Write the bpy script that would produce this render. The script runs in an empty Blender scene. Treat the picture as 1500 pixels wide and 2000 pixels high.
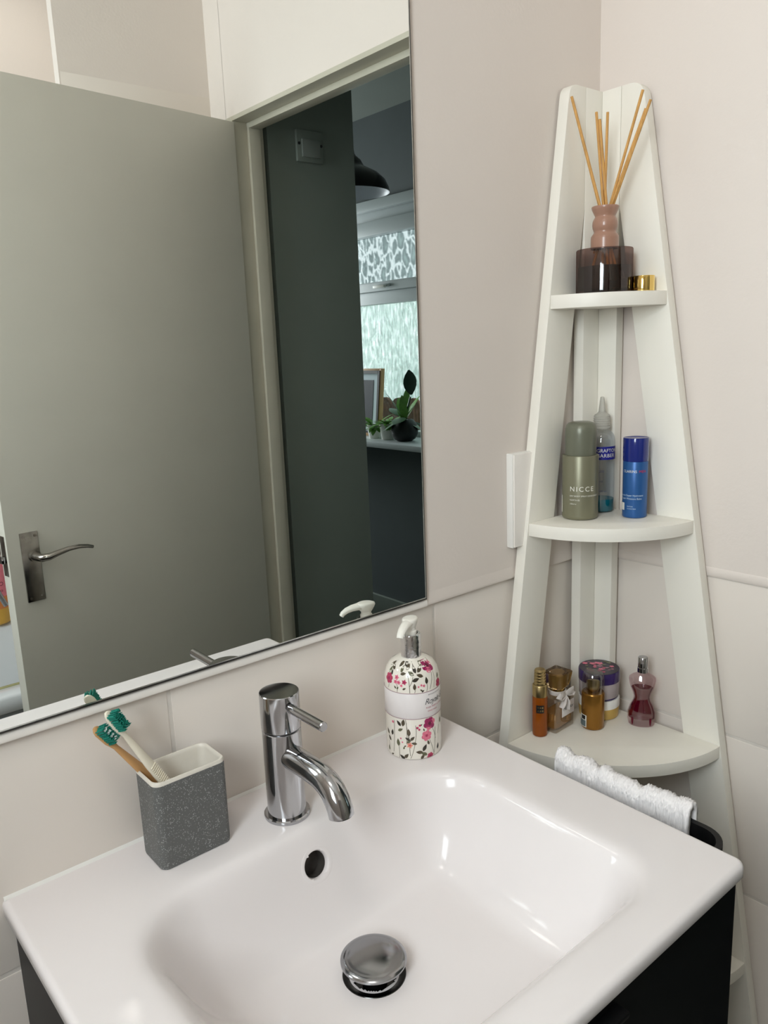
import bpy, bmesh, math, random
from mathutils import Vector, Matrix
random.seed(7)
R = math.radians
SC = bpy.context.scene
COL = SC.collection

# ------------------------------------------------------------------ camera
# calibrated from the photograph: the basin's top is z = 0, its left edge x = 0,
# the tiled back wall y = 0 (the room lies at y < 0), the floor z = -0.86
FLOOR, CEIL, CEIL_L, XL, XR, YF = -0.86, 1.72, 1.54, -0.75, 0.994, -1.96
cam_d = bpy.data.cameras.new('camera')
cam = bpy.data.objects.new('camera', cam_d)
COL.objects.link(cam)
rr = ((0.76303784, -0.64517931, -0.03894759),
      (-0.1616516, -0.13214479, -0.97796038),
      (0.62581308, 0.75251672, -0.20512575))
cam.matrix_world = Matrix(((rr[0][0], -rr[1][0], -rr[2][0], -0.143922),
                           (rr[0][1], -rr[1][1], -rr[2][1], -0.804916),
                           (rr[0][2], -rr[1][2], -rr[2][2], 0.536461),
                           (0, 0, 0, 1)))
cam_d.sensor_fit = 'HORIZONTAL'
cam_d.sensor_width = 36.0
cam_d.lens = 36.0 * 1549.36 / 1500.0
cam_d.clip_start = 0.01
SC.camera = cam

# ------------------------------------------------------------------ sky, lights, exposure
world = bpy.data.worlds.new('overcast_sky')
SC.world = world
world.use_nodes = True
bg = world.node_tree.nodes['Background']
bg.inputs['Color'].default_value = (0.86, 0.97, 1.0, 1)
bg.inputs['Strength'].default_value = 0.85
SC.view_settings.view_transform = 'Standard'
SC.view_settings.look = 'None'
SC.view_settings.gamma = 1.0
SC.view_settings.exposure = 0.28
SC.view_settings.use_curve_mapping = False

def area_light(name, loc, direction, sx, sy, power, color):
    d = bpy.data.lights.new(name, 'AREA')
    d.shape = 'RECTANGLE'; d.size = sx; d.size_y = sy
    d.energy = power; d.color = color
    o = bpy.data.objects.new(name, d); COL.objects.link(o)
    o.location = loc
    o.rotation_euler = Vector(direction).to_track_quat('-Z', 'Y').to_euler()
    return o
# bright daylight just outside the bathroom window (left wall)
area_light('daylight_bathroom_window', (XL - 0.16, -0.88, 0.98), (1, 0.0, -0.15), 0.56, 0.92, 25.0, (0.915, 0.955, 1.0))
# added fill light outside a made-up side window, lifts the dark landing
area_light('added_landing_fill', (1.86, -3.62, 0.70), (0, 1, -0.1), 0.62, 1.0, 32.0, (0.96, 0.98, 1.0))

# ------------------------------------------------------------------ materials
def lin(c):
    return tuple((v / 12.92 if v <= 0.04045 else ((v + 0.055) / 1.055) ** 2.4) for v in c)
def rgb(r, g, b):
    return lin((r / 255, g / 255, b / 255))
def setin(n, **kw):
    for k, v in kw.items():
        n.inputs[k].default_value = v
def mat(name, col, rough=0.5, metal=0.0, var=0.0, vscale=8.0, bump=0.0, bscale=200.0, trans=0.0, ior=1.45,
        coat=0.0, spec=0.5, sub=0.0, emit=None, estr=0.0, stretch=None, rvar=0.0):
    m = bpy.data.materials.new(name); m.use_nodes = True
    nt = m.node_tree; b = nt.nodes['Principled BSDF']
    c = tuple(col) + (1,)
    b.inputs['Base Color'].default_value = c
    setin(b, **{'Roughness': rough, 'Metallic': metal, 'IOR': ior, 'Transmission Weight': trans, 'Coat Weight': coat,
                'Specular IOR Level': spec, 'Subsurface Weight': sub})
    if sub: b.inputs['Subsurface Scale'].default_value = 0.01
    if emit: b.inputs['Emission Color'].default_value = tuple(emit) + (1,); b.inputs['Emission Strength'].default_value = estr
    tc = nt.nodes.new('ShaderNodeTexCoord'); src = tc.outputs['Object']
    if stretch:
        mp = nt.nodes.new('ShaderNodeMapping'); mp.inputs['Scale'].default_value = stretch
        nt.links.new(src, mp.inputs['Vector']); src = mp.outputs['Vector']
    if var > 0 or rvar > 0:
        n = nt.nodes.new('ShaderNodeTexNoise'); n.inputs['Scale'].default_value = vscale; n.inputs['Detail'].default_value = 5
        nt.links.new(src, n.inputs['Vector'])
        if var > 0:
            r = nt.nodes.new('ShaderNodeValToRGB')
            r.color_ramp.elements[0].position = 0.3; r.color_ramp.elements[1].position = 0.7
            r.color_ramp.elements[0].color = tuple(max(0, v * (1 - var)) for v in col) + (1,)
            r.color_ramp.elements[1].color = tuple(min(1, v * (1 + var)) for v in col) + (1,)
            nt.links.new(n.outputs['Fac'], r.inputs['Fac']); nt.links.new(r.outputs['Color'], b.inputs['Base Color'])
        if rvar > 0:
            q = nt.nodes.new('ShaderNodeMapRange'); setin(q, **{'To Min': max(0, rough - rvar), 'To Max': rough + rvar})
            nt.links.new(n.outputs['Fac'], q.inputs['Value']); nt.links.new(q.outputs['Result'], b.inputs['Roughness'])
    if bump > 0:
        n2 = nt.nodes.new('ShaderNodeTexNoise'); n2.inputs['Scale'].default_value = bscale; n2.inputs['Detail'].default_value = 3
        bp = nt.nodes.new('ShaderNodeBump'); bp.inputs['Strength'].default_value = bump; bp.inputs['Distance'].default_value = 0.002
        nt.links.new(src, n2.inputs['Vector']); nt.links.new(n2.outputs['Fac'], bp.inputs['Height'])
        nt.links.new(bp.outputs['Normal'], b.inputs['Normal'])
    return m

M = {}
M['paint'] = mat('cream_wall_paint', rgb(229, 219, 210), 0.62, var=0.015, vscale=3, bump=0.12, bscale=180)
M['ceiling'] = mat('white_ceiling_paint', rgb(232, 228, 222), 0.8, bump=0.1, bscale=120)
M['alcove_tile_lit'] = mat('lit_white_bath_tile', rgb(246, 241, 234), 0.2, var=0.01, vscale=3)  # tile whitened so its colour carries the light on the alcove wall
M['tile'] = mat('satin_white_tile', rgb(234, 225, 215), 0.28, var=0.012, vscale=2.5, bump=0.03, bscale=25)
M['grout'] = mat('pale_grout', rgb(224, 217, 208), 0.8, var=0.05, vscale=60)
M['bead'] = mat('white_caulk', rgb(246, 240, 232), 0.4, var=0.02, vscale=20)
M['floor'] = mat('grey_vinyl_floor', rgb(178, 174, 168), 0.4, var=0.12, vscale=6)
M['mirror'] = mat('mirror_silver', (0.90, 0.93, 0.91), 0.0, 1.0)
M['mirror_edge'] = mat('desilvered_mirror_edge', rgb(34, 33, 30), 0.35, var=0.5, vscale=160)
M['ceramic'] = mat('white_basin_ceramic', rgb(236, 230, 228), 0.11, spec=0.32, var=0.006, vscale=4)
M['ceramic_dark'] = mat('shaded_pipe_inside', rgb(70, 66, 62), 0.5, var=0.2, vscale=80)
M['chrome'] = mat('chrome', (0.47, 0.475, 0.49), 0.10, 1.0, rvar=0.07, vscale=55)
M['chrome_plug'] = mat('water_marked_chrome', (0.36, 0.365, 0.38), 0.15, 1.0, rvar=0.1, vscale=70)
M['chrome_dark'] = mat('dark_drain_metal', rgb(70, 70, 68), 0.22, 1.0, rvar=0.1, vscale=60)
M['black'] = mat('matt_black_lacquer', rgb(13, 14, 15), 0.45, spec=0.3, var=0.1, vscale=5)
M['black_metal'] = mat('black_powder_coat', rgb(14, 14, 15), 0.42, spec=0.3, bump=0.05, bscale=500)
M['shelf'] = mat('white_melamine', rgb(241, 237, 226), 0.42, var=0.02, vscale=14, stretch=(1, 1, 0.1), bump=0.04, bscale=150)
M['door'] = mat('pale_grey_green_door_paint', rgb(208, 205, 193), 0.42, var=0.02, vscale=5, bump=0.07, bscale=90)
M['frame_paint'] = mat('greyish_cream_frame_gloss', rgb(196, 191, 174), 0.35, var=0.03, vscale=12, bump=0.05, bscale=60)
M['hall'] = mat('dark_slate_green_paint', rgb(122, 130, 122), 0.6, var=0.04, vscale=4, bump=0.08, bscale=150)
M['hall_shaded'] = mat('shaded_hall_paint', rgb(104, 110, 112), 0.6, var=0.06, vscale=4, bump=0.08, bscale=150)  # same paint as the hall, with the shade put into the colour
M['hall_ceiling'] = mat('grey_hall_ceiling', rgb(128, 134, 128), 0.8, var=0.03, vscale=4)
M['hall_floor'] = mat('dark_hall_carpet', rgb(46, 48, 46), 0.95, var=0.2, vscale=120, bump=0.3, bscale=300)
M['upvc'] = mat('white_plastic_frame', rgb(196, 202, 204), 0.35, var=0.01, vscale=6)
M['sill'] = mat('white_sill_board', rgb(205, 210, 212), 0.4, var=0.02, vscale=9)
M['nickel'] = mat('tarnished_nickel', (0.40, 0.38, 0.35), 0.24, 1.0, rvar=0.12, vscale=30, var=0.2)
M['pot_white'] = mat('glossy_white_plastic', rgb(236, 234, 228), 0.3, var=0.01, vscale=20)

def thin_glass(name, tint, pattern=None, lo=0.35, gloss=0.12):
    """see-through pane: transparent with a pattern of thicker and thinner glass, plus a clear reflection"""
    m = bpy.data.materials.new(name); m.use_nodes = True
    nt = m.node_tree; nt.nodes.clear()
    out = nt.nodes.new('ShaderNodeOutputMaterial'); mix = nt.nodes.new('ShaderNodeMixShader')
    tr = nt.nodes.new('ShaderNodeBsdfTransparent'); gl = nt.nodes.new('ShaderNodeBsdfGlossy')
    gl.inputs['Roughness'].default_value = 0.06
    tr.inputs['Color'].default_value = tuple(tint) + (1,)
    mix.inputs['Fac'].default_value = gloss
    nt.links.new(tr.outputs[0], mix.inputs[1]); nt.links.new(gl.outputs[0], mix.inputs[2]); nt.links.new(mix.outputs[0], out.inputs[0])
    if pattern:
        tc = nt.nodes.new('ShaderNodeTexCoord'); mp = nt.nodes.new('ShaderNodeMapping')
        mp.inputs['Scale'].default_value = pattern['scale']
        nt.links.new(tc.outputs['Object'], mp.inputs['Vector'])
        ns = nt.nodes.new('ShaderNodeTexNoise'); ns.inputs['Scale'].default_value = 1.3; ns.inputs['Detail'].default_value = 2
        nt.links.new(mp.outputs['Vector'], ns.inputs['Vector'])
        mx = nt.nodes.new('ShaderNodeMix'); mx.data_type = 'VECTOR'; mx.inputs['Factor'].default_value = 0.45
        nt.links.new(mp.outputs['Vector'], mx.inputs[4]); nt.links.new(ns.outputs['Color'], mx.inputs[5])
        vo = nt.nodes.new('ShaderNodeTexVoronoi'); vo.feature = pattern['feature']; vo.inputs['Scale'].default_value = pattern['vs']
        nt.links.new(mx.outputs[1], vo.inputs['Vector'])
        rp = nt.nodes.new('ShaderNodeValToRGB')
        for pos, colr in pattern['ramp'][:2]: pass
        els = rp.color_ramp.elements
        while len(els) < len(pattern['ramp']): els.new(0.5)
        for e, (pos, colr) in zip(els, pattern['ramp']):
            e.position = pos; e.color = tuple(colr) + (1,)
        nt.links.new(vo.outputs['Distance'], rp.inputs['Fac']); nt.links.new(rp.outputs['Color'], tr.inputs['Color'])
        bu = nt.nodes.new('ShaderNodeBump'); bu.inputs['Strength'].default_value = 0.6; bu.inputs['Distance'].default_value = 0.004
        nt.links.new(vo.outputs['Distance'], bu.inputs['Height']); nt.links.new(bu.outputs['Normal'], gl.inputs['Normal'])
    return m
M['clear_pane'] = thin_glass('clear_window_glass', (0.95, 0.97, 0.97), gloss=0.05)
M['pane_cells'] = thin_glass('hammered_cell_glass', (0.9, 0.95, 0.95), dict(scale=(1, 34, 15), feature='DISTANCE_TO_EDGE', vs=1.5,
    ramp=[(0.0, (1, 1, 1)), (0.05, (0.95, 0.98, 0.98)), (0.13, (0.50, 0.54, 0.54)), (0.4, (0.66, 0.72, 0.71))]), gloss=0.05)
M['pane_streaks'] = thin_glass('reeded_streak_glass', (0.9, 0.95, 0.95), dict(scale=(1, 120, 22), feature='F1', vs=1.6,
    ramp=[(0.0, (0.72, 0.79, 0.76)), (0.35, (0.66, 0.74, 0.70)), (0.6, (0.82, 0.90, 0.86)), (0.9, (1, 1, 1))]), gloss=0.05)

def coloured_glass(name, col, rough=0.02, ior=1.45):
    return mat(name, col, rough, trans=1.0, ior=ior, var=0.01, vscale=30)

# ------------------------------------------------------------------ mesh helpers
def finish(me, smooth=True, angle=35):
    if smooth:
        for p in me.polygons: p.use_smooth = True
        me.set_sharp_from_angle(angle=R(angle))
def obj(name, geo, material, parent=None, smooth=True, angle=35, loc=None, rot=None):
    """geo: (verts, faces) or a bmesh -> one mesh object"""
    me = bpy.data.meshes.new(name)
    if isinstance(geo, bmesh.types.BMesh):
        geo.to_mesh(me); geo.free()
    else:
        me.from_pydata([tuple(v) for v in geo[0]], [], geo[1]); me.update()
    mats = material if isinstance(material, (list, tuple)) else [material]
    for m in mats: me.materials.append(M[m] if isinstance(m, str) else m)
    if len(geo) > 2 if isinstance(geo, tuple) else False:
        for p, i in zip(me.polygons, geo[2]): p.material_index = i
    finish(me, smooth, angle)
    o = bpy.data.objects.new(name, me); COL.objects.link(o)
    if parent: o.parent = parent
    if loc: o.location = loc
    if rot: o.rotation_euler = rot
    return o
def thing(name, label, cat, loc=(0, 0, 0), rotz=0.0, group=None):
    o = bpy.data.objects.new(name, None); COL.objects.link(o)
    o.empty_display_size = 0.05
    o.location = loc; o.rotation_euler = (0, 0, rotz)
    o['label'] = label; o['category'] = cat
    if group: o['group'] = group
    return o
def tag(o, label, cat, group=None):
    o['label'] = label; o['category'] = cat
    if group: o['group'] = group
    return o
def struct(o, label, cat=None):
    o['kind'] = 'structure'; o['label'] = label
    if cat: o['category'] = cat
    return o
def recalc(bm):
    bmesh.ops.recalc_face_normals(bm, faces=bm.faces[:]); return bm
def box(x0, x1, y0, y1, z0, z1, b=0.0, seg=2, bm=None):
    own = bm is None
    if own: bm = bmesh.new()
    t = bmesh.new()
    bmesh.ops.create_cube(t, size=1.0)
    for v in t.verts:
        v.co = Vector(((x0 + x1) / 2 + v.co.x * (x1 - x0), (y0 + y1) / 2 + v.co.y * (y1 - y0), (z0 + z1) / 2 + v.co.z * (z1 - z0)))
    if b > 0: bmesh.ops.bevel(t, geom=t.edges[:], offset=b, segments=seg, profile=0.6, affect='EDGES', clamp_overlap=True)
    me = bpy.data.meshes.new('tmp'); t.to_mesh(me); t.free(); bm.from_mesh(me); bpy.data.meshes.remove(me)
    return bm
def boxes(lst, b=0.0):
    bm = bmesh.new()
    for q in lst: box(*q, b=b, bm=bm)
    return bm
def lathe(prof, n=48, bm=None, cx=0, cy=0):
    """prof: list of (r, z) from bottom to top (any path); r = 0 makes a pole"""
    own = bm is None
    if own: bm = bmesh.new()
    rings = []
    for r, z in prof:
        if r < 1e-7: rings.append([bm.verts.new((cx, cy, z))])
        else: rings.append([bm.verts.new((cx + r * math.cos(2 * math.pi * i / n), cy + r * math.sin(2 * math.pi * i / n), z)) for i in range(n)])
    for a, b_ in zip(rings, rings[1:]):
        for i in range(n):
            j = (i + 1) % n
            if len(a) == 1 and len(b_) == 1: continue
            if len(a) == 1: bm.faces.new((a[0], b_[j], b_[i]))
            elif len(b_) == 1: bm.faces.new((a[i], a[j], b_[0]))
            else: bm.faces.new((a[i], a[j], b_[j], b_[i]))
    return recalc(bm) if own else bm
def sweep(path, radius, n=16, bm=None, caps=True, flat=None):
    """tube along points; radius number or list; flat=(a,b) gives an elliptic section a (side) x b (up)"""
    own = bm is None
    if own: bm = bmesh.new()
    P = [Vector(p) for p in path]
    rad = radius if isinstance(radius, (list, tuple)) else [radius] * len(P)
    rings = []; up = None
    for i, p in enumerate(P):
        t = (P[min(i + 1, len(P) - 1)] - P[max(i - 1, 0)]).normalized()
        if up is None:
            up = Vector((0, 0, 1)) if abs(t.z) < 0.9 else Vector((1, 0, 0))
        s = t.cross(up)
        if s.length < 1e-6: s = t.cross(Vector((1, 0.3, 0.1)))
        s.normalize(); up = s.cross(t).normalized()
        a, b_ = (flat if flat else (1, 1))
        rings.append([bm.verts.new(p + (s * math.cos(2 * math.pi * k / n) * a + up * math.sin(2 * math.pi * k / n) * b_) * rad[i]) for k in range(n)])
    for a, b_ in zip(rings, rings[1:]):
        for k in range(n):
            j = (k + 1) % n
            bm.faces.new((a[k], a[j], b_[j], b_[k]))
    if caps:
        bm.faces.new(rings[0][::-1]); bm.faces.new(rings[-1])
    return recalc(bm) if own else bm
def prism(poly, axis, lo, hi, b=0.0, seg=2):
    """polygon in the two other axes (x,y)/(y,z)/(x,z) pushed along axis"""
    bm = bmesh.new()
    def pt(p, w):
        return {'x': (w, p[0], p[1]), 'y': (p[0], w, p[1]), 'z': (p[0], p[1], w)}[axis]
    a = [bm.verts.new(pt(p, lo)) for p in poly]; c = [bm.verts.new(pt(p, hi)) for p in poly]
    bm.faces.new(a[::-1]); bm.faces.new(c)
    for i in range(len(poly)):
        j = (i + 1) % len(poly); bm.faces.new((a[i], a[j], c[j], c[i]))
    recalc(bm)
    if b > 0:
        sharp = [e for e in bm.edges if len(e.link_faces) == 2 and e.calc_face_angle(0) > 0.6]
        bmesh.ops.bevel(bm, geom=sharp, offset=b, segments=seg, profile=0.6, affect='EDGES', clamp_overlap=True)
    return bm
def rrect(x0, x1, y0, y1, r, n=6):
    out = []
    for cx, cy, a0 in ((x1 - r, y1 - r, 0), (x0 + r, y1 - r, 90), (x0 + r, y0 + r, 180), (x1 - r, y0 + r, 270)):
        for k in range(n + 1):
            a = R(a0 + 90 * k / n); out.append((cx + r * math.cos(a), cy + r * math.sin(a)))
    return out
def loft(loops, cap0=True, cap1=True, bm=None):
    own = bm is None
    if own: bm = bmesh.new()
    rings = [[bm.verts.new(p) for p in lp] for lp in loops]
    n = len(rings[0])
    for a, b_ in zip(rings, rings[1:]):
        for i in range(n):
            j = (i + 1) % n; bm.faces.new((a[i], a[j], b_[j], b_[i]))
    if cap0: bm.faces.new(rings[0][::-1])
    if cap1: bm.faces.new(rings[-1])
    return recalc(bm) if own else bm
def text_polys(body, size, align='LEFT', shear=0.0, spacing=1.0):
    """flat lettering as (verts2d, faces) with the built-in font"""
    cu = bpy.data.curves.new('lettering', 'FONT'); cu.body = body; cu.size = size; cu.align_x = align
    cu.shear = shear; cu.space_character = spacing; cu.resolution_u = 3
    o = bpy.data.objects.new('lettering', cu); COL.objects.link(o)
    dg = bpy.context.evaluated_depsgraph_get(); dg.update()
    ev = o.evaluated_get(dg); me = ev.to_mesh()
    vs = [(v.co.x, v.co.y) for v in me.vertices]; fs = [tuple(p.vertices) for p in me.polygons]
    ev.to_mesh_clear(); bpy.data.objects.remove(o); bpy.data.curves.remove(cu)
    return vs, fs
def on_cylinder(vs, rad, th0, z0, off=0.00025):
    """wrap flat (x, y) lettering around a vertical cylinder, centred at angle th0 (radians)"""
    out = []
    for x, y in vs:
        z = z0 + y; r = (rad(z) if callable(rad) else rad); a = th0 + x / max(r, 1e-4)
        out.append(((r + off) * math.cos(a), (r + off) * math.sin(a), z))
    return out
def merge(parts):
    V, F, I = [], [], []
    for vs, fs, mi in parts:
        o = len(V); V += list(vs); F += [tuple(i + o for i in f) for f in fs]; I += [mi] * len(fs)
    return V, F, I
def wrap_text(lines, rad, name, material, parent):
    """lines: (text, size, theta, z, align, spacing, shear)"""
    parts = []
    for body, size, th, z, al, sp, sh in lines:
        vs, fs = text_polys(body, size, al, sh, sp); parts.append((on_cylinder(vs, rad, th, z), fs, 0))
    return obj(name, merge(parts), material, parent, smooth=False)

# ================================================================== the room
ZT, ZT1, ZT2 = 0.1689, -0.0845, -0.3459          # tile top and the two joints below
ROWS = [(ZT1, ZT), (ZT2, ZT1), (-0.605, ZT2), (FLOOR, -0.605)]
floor = struct(obj('floor', box(XL - 0.1, XR + 0.1, YF - 0.1, 0.1, FLOOR - 0.05, FLOOR), 'floor'), 'grey vinyl bathroom floor under the basin unit')
ceiling = struct(obj('ceiling', box(XL - 0.1, XR + 0.1, YF - 0.1, 0.1, CEIL, CEIL + 0.05), 'ceiling'), 'white painted bathroom ceiling')
wall_back = struct(obj('wall_back', boxes([(XL - 0.1, XR + 0.1, -0.006, 0.1, ZT, CEIL), (XL - 0.1, XR + 0.1, 0.0025, 0.1, FLOOR, ZT)]), ['paint'], smooth=False),
                   'cream painted wall above white tiles behind the mirror and basin')
DY0, DY1, DZ = -1.125, -0.400, 1.128              # doorway in the right wall
wall_right = struct(obj('wall_right', boxes([(XR - 0.003, XR + 0.1, DY1, 0.1, ZT, CEIL), (XR + 0.0025, XR + 0.1, DY1, 0.1, FLOOR, ZT),
    (XR - 0.003, XR + 0.1, YF - 0.1, DY0 - 0.035, FLOOR, CEIL), (XR - 0.003, XR + 0.1, DY0 - 0.036, DY1 + 0.001, DZ - 0.004, CEIL)]), 'paint', smooth=False),
    'cream painted wall with the doorway, right of the corner shelf')
WY0, WY1, WZ0, WZ1 = -1.18, -0.58, 0.46, 1.46     # bathroom window in the left wall
wall_left = struct(obj('wall_left', boxes([(XL - 0.1, XL, YF - 0.1, WY0, FLOOR, CEIL), (XL - 0.1, XL, WY1, 0.1, FLOOR, CEIL),
    (XL - 0.1, XL, WY0, WY1, FLOOR, WZ0), (XL - 0.1, XL, WY0, WY1, WZ1, CEIL)]), 'paint', smooth=False), 'cream painted wall with the bathroom window')
wall_front = struct(obj('wall_front', box(XL - 0.1, XR + 0.1, YF - 0.1, YF, FLOOR, CEIL), 'paint', smooth=False), 'pale wall behind the bath')
wall_nib = struct(obj('wall_nib', boxes([(0.600, XR, -1.266, -1.238, FLOOR, CEIL)]), 'paint', smooth=False), 'short cream wall beside the bath behind the open door')

# wall tiles, each with its own rounded edges, standing proud of the grout
tiles = {}
def tile(parent, w, h, face, loc, m='tile'):
    key = (round(w, 4), round(h, 4), face, m)
    g = 0.0024
    if key not in tiles:
        if face == 'y': bm = box(-w / 2 + g, w / 2 - g, 0.0, 0.006, -h / 2 + g, h / 2 - g, 0.0016)
        elif face == 'x': bm = box(0.0, 0.006, -w / 2 + g, w / 2 - g, -h / 2 + g, h / 2 - g, 0.0016)
        else: bm = box(-w / 2 + g, w / 2 - g, -0.006, 0.0, -h / 2 + g, h / 2 - g, 0.0016)
        o = obj('tile', bm, m); tiles[key] = o.data
    else:
        o = bpy.data.objects.new('tile', tiles[key]); COL.objects.link(o)
    o.parent = parent; o.location = loc
    return o
XJ = [XL, -0.6265, -0.2140, 0.1985, 0.6120, XR]
for z0, z1 in ROWS:
    for a, b in zip(XJ, XJ[1:]): tile(wall_back, b - a, z1 - z0, 'y', ((a + b) / 2, 0.0, (z0 + z1) / 2))
    tile(wall_right, -DY1 - 0.012, z1 - z0, 'x', (XR, (DY1 + 0.012) / 2, (z0 + z1) / 2))
struct(obj('grout_back', box(XL, XR, 0.0009, 0.0026, FLOOR, ZT - 0.001), 'grout', wall_back), 'pale grout between the back wall tiles')
struct(obj('grout_right', box(XR + 0.0009, XR + 0.0026, DY1 + 0.012, 0, FLOOR, ZT - 0.001), 'grout', wall_right), 'pale grout between the right wall tiles')
zr = [1.196, 0.925, 0.672, 0.419, 0.166, -0.087, -0.340, -0.593, FLOOR]
for z1, z0 in zip(zr, zr[1:]):
    tile(wall_nib, 0.394, z1 - z0, 'y', (0.797, -1.238 + 0.0001, (z0 + z1) / 2)).scale = (1, -1, 1)
    if z0 > -0.35:
        for k in range(4): tile(wall_front, 0.42, z1 - z0, 'y', (0.784 - 0.42 * k, YF, (z0 + z1) / 2), 'alcove_tile_lit').scale = (1, -1, 1)

# caulk bead that closes the tiles off
bead = [(-0.0055, 0.1795), (-0.0078, 0.1788), (-0.0090, 0.1770), (-0.0092, 0.1705), (-0.0084, 0.1691), (0.002, 0.1689)]
struct(obj('trim_1', prism(bead, 'x', XL, 0.592), 'bead', smooth=True, angle=70), 'white caulk bead along the tile top under the mirror')
bead2 = [(-0.0055, 0.1940), (-0.0062, 0.1860), (-0.0070, 0.1790), (-0.0075, 0.1740), (-0.0075, 0.1705), (-0.0068, 0.1692), (0.002, 0.1692)]
struct(obj('trim_2', prism(bead2, 'x', 0.592, XR - 0.002), 'paint', smooth=True, angle=70), 'cream plaster edge above the tiles right of the mirror')
bead3 = [(XR - y, z) for y, z in [(0.0025, 0.1845), (0.0034, 0.1828), (0.0043, 0.1815), (0.0043, 0.1712), (0.0038, 0.1702), (-0.002, 0.1702)]]
struct(obj('trim_3', prism(bead3, 'y', DY1 + 0.012, -0.004), 'paint', smooth=True, angle=50), 'cream tile trim along the right wall')
# silicone line where the basin meets the tiles
struct(obj('trim_4', prism([(0.0, 0.0030), (-0.0016, 0.0020), (-0.0030, 0.0), (0.0, -0.001)], 'x', 0.002, 0.604), 'pot_white', smooth=True, angle=70), 'white silicone line behind the basin')
struct(obj('baseboard_back', box(XL, 0.0, -0.012, 0.0, FLOOR, FLOOR + 0.08, 0.003), 'frame_paint'), 'pale skirting along the back wall')

# door frame (lining with stops) and the door that stands open into the room
lining = thing('trim_5', 'greyish cream door frame of the doorway', 'door frame'); lining['kind'] = 'structure'
obj('hinge_jamb', box(0.987, 1.078, DY0 - 0.034, DY0, FLOOR, DZ - 0.005, 0.0015), 'frame_paint', lining)
obj('latch_jamb', box(0.987, 1.078, DY1 - 0.03, DY1 - 0.001, FLOOR, DZ - 0.005, 0.0015), 'frame_paint', lining)
obj('head_jamb', box(0.987, 1.078, DY0, DY1 - 0.03, DZ - 0.016, DZ - 0.005, 0.0012), 'frame_paint', lining)
obj('door_stop', box(1.028, 1.062, DY0, DY0 + 0.012, FLOOR, DZ - 0.016, 0.0012), 'frame_paint', lining)
obj('door_stop', box(1.028, 1.062, DY1 - 0.042, DY1 - 0.03, FLOOR, DZ - 0.016, 0.0012), 'frame_paint', lining)
obj('door_stop', box(1.028, 1.062, DY0 + 0.012, DY1 - 0.042, DZ - 0.030, DZ - 0.016, 0.0012), 'frame_paint', lining)
# door: local x runs from the hinge to the free edge, local +y... faces the mirror
door = thing('door_1', 'pale grey green flush door standing open with a nickel lever handle', 'door', (0.990, -1.1145, 0), math.pi - R(7.5))
door['kind'] = 'structure'
# rotated by pi - 7.5 deg: local +x -> room -x, local -y -> towards the mirror (+y)
obj('door_leaf', box(0.004, 0.703, 0.0, 0.036, FLOOR + 0.008, 1.107, 0.0015), 'door', door)
hp = obj('handle_plate', box(0.6345, 0.6745, -0.005, 0.0, 0.010, 0.167, 0.0012), 'nickel', door)
lv = obj('lever', sweep([(0.648, -0.004, 0.112), (0.648, -0.022, 0.112), (0.646, -0.038, 0.112), (0.634, -0.046, 0.1135), (0.615, -0.049, 0.1185), (0.59, -0.049, 0.1225), (0.565, -0.048, 0.1225), (0.545, -0.047, 0.119), (0.532, -0.046, 0.1145)],
    [0.0095, 0.009, 0.0088, 0.0080, 0.0066, 0.0056, 0.0050, 0.0046, 0.0040], 14), 'nickel', door)
obj('lever_collar', sweep([(0.648, -0.004, 0.112), (0.648, -0.012, 0.112)], 0.0125, 24), 'nickel', hp)
for sx in (0.6415, 0.6675):
    for sz in (0.018, 0.158):
        obj('screw', sweep([(sx, -0.0045, sz), (sx, -0.0064, sz)], 0.0032, 12), 'nickel', hp)
obj('latch_plate', box(0.7025, 0.7040, 0.007, 0.029, 0.075, 0.165, 0.0004), 'nickel', door)
obj('latch_bolt', box(0.704, 0.713, 0.011, 0.024, 0.105, 0.120, 0.001), 'chrome', door)

# bathroom window in the left wall (outside the picture, it gives the daylight)
win1 = thing('window_1', 'white framed bathroom window in the left wall', 'window'); win1['kind'] = 'structure'
for q in ((WY0, WY0 + 0.05, WZ0, WZ1), (WY1 - 0.05, WY1, WZ0, WZ1), (WY0 + 0.05, WY1 - 0.05, WZ0, WZ0 + 0.05), (WY0 + 0.05, WY1 - 0.05, WZ1 - 0.05, WZ1)):
    obj('frame_bar', box(XL - 0.09, XL - 0.04, *q, 0.004), 'upvc', win1)
for q in ((WY0 + 0.05, WY1 - 0.05),):
    obj('pane', box(XL - 0.068, XL - 0.064, q[0], q[1], WZ0 + 0.05, WZ1 - 0.05), 'clear_pane', win1)
obj('window_sill', box(XL - 0.04, XL + 0.03, WY0, WY1, WZ0 - 0.02, WZ0, 0.004), 'sill', win1)

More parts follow.
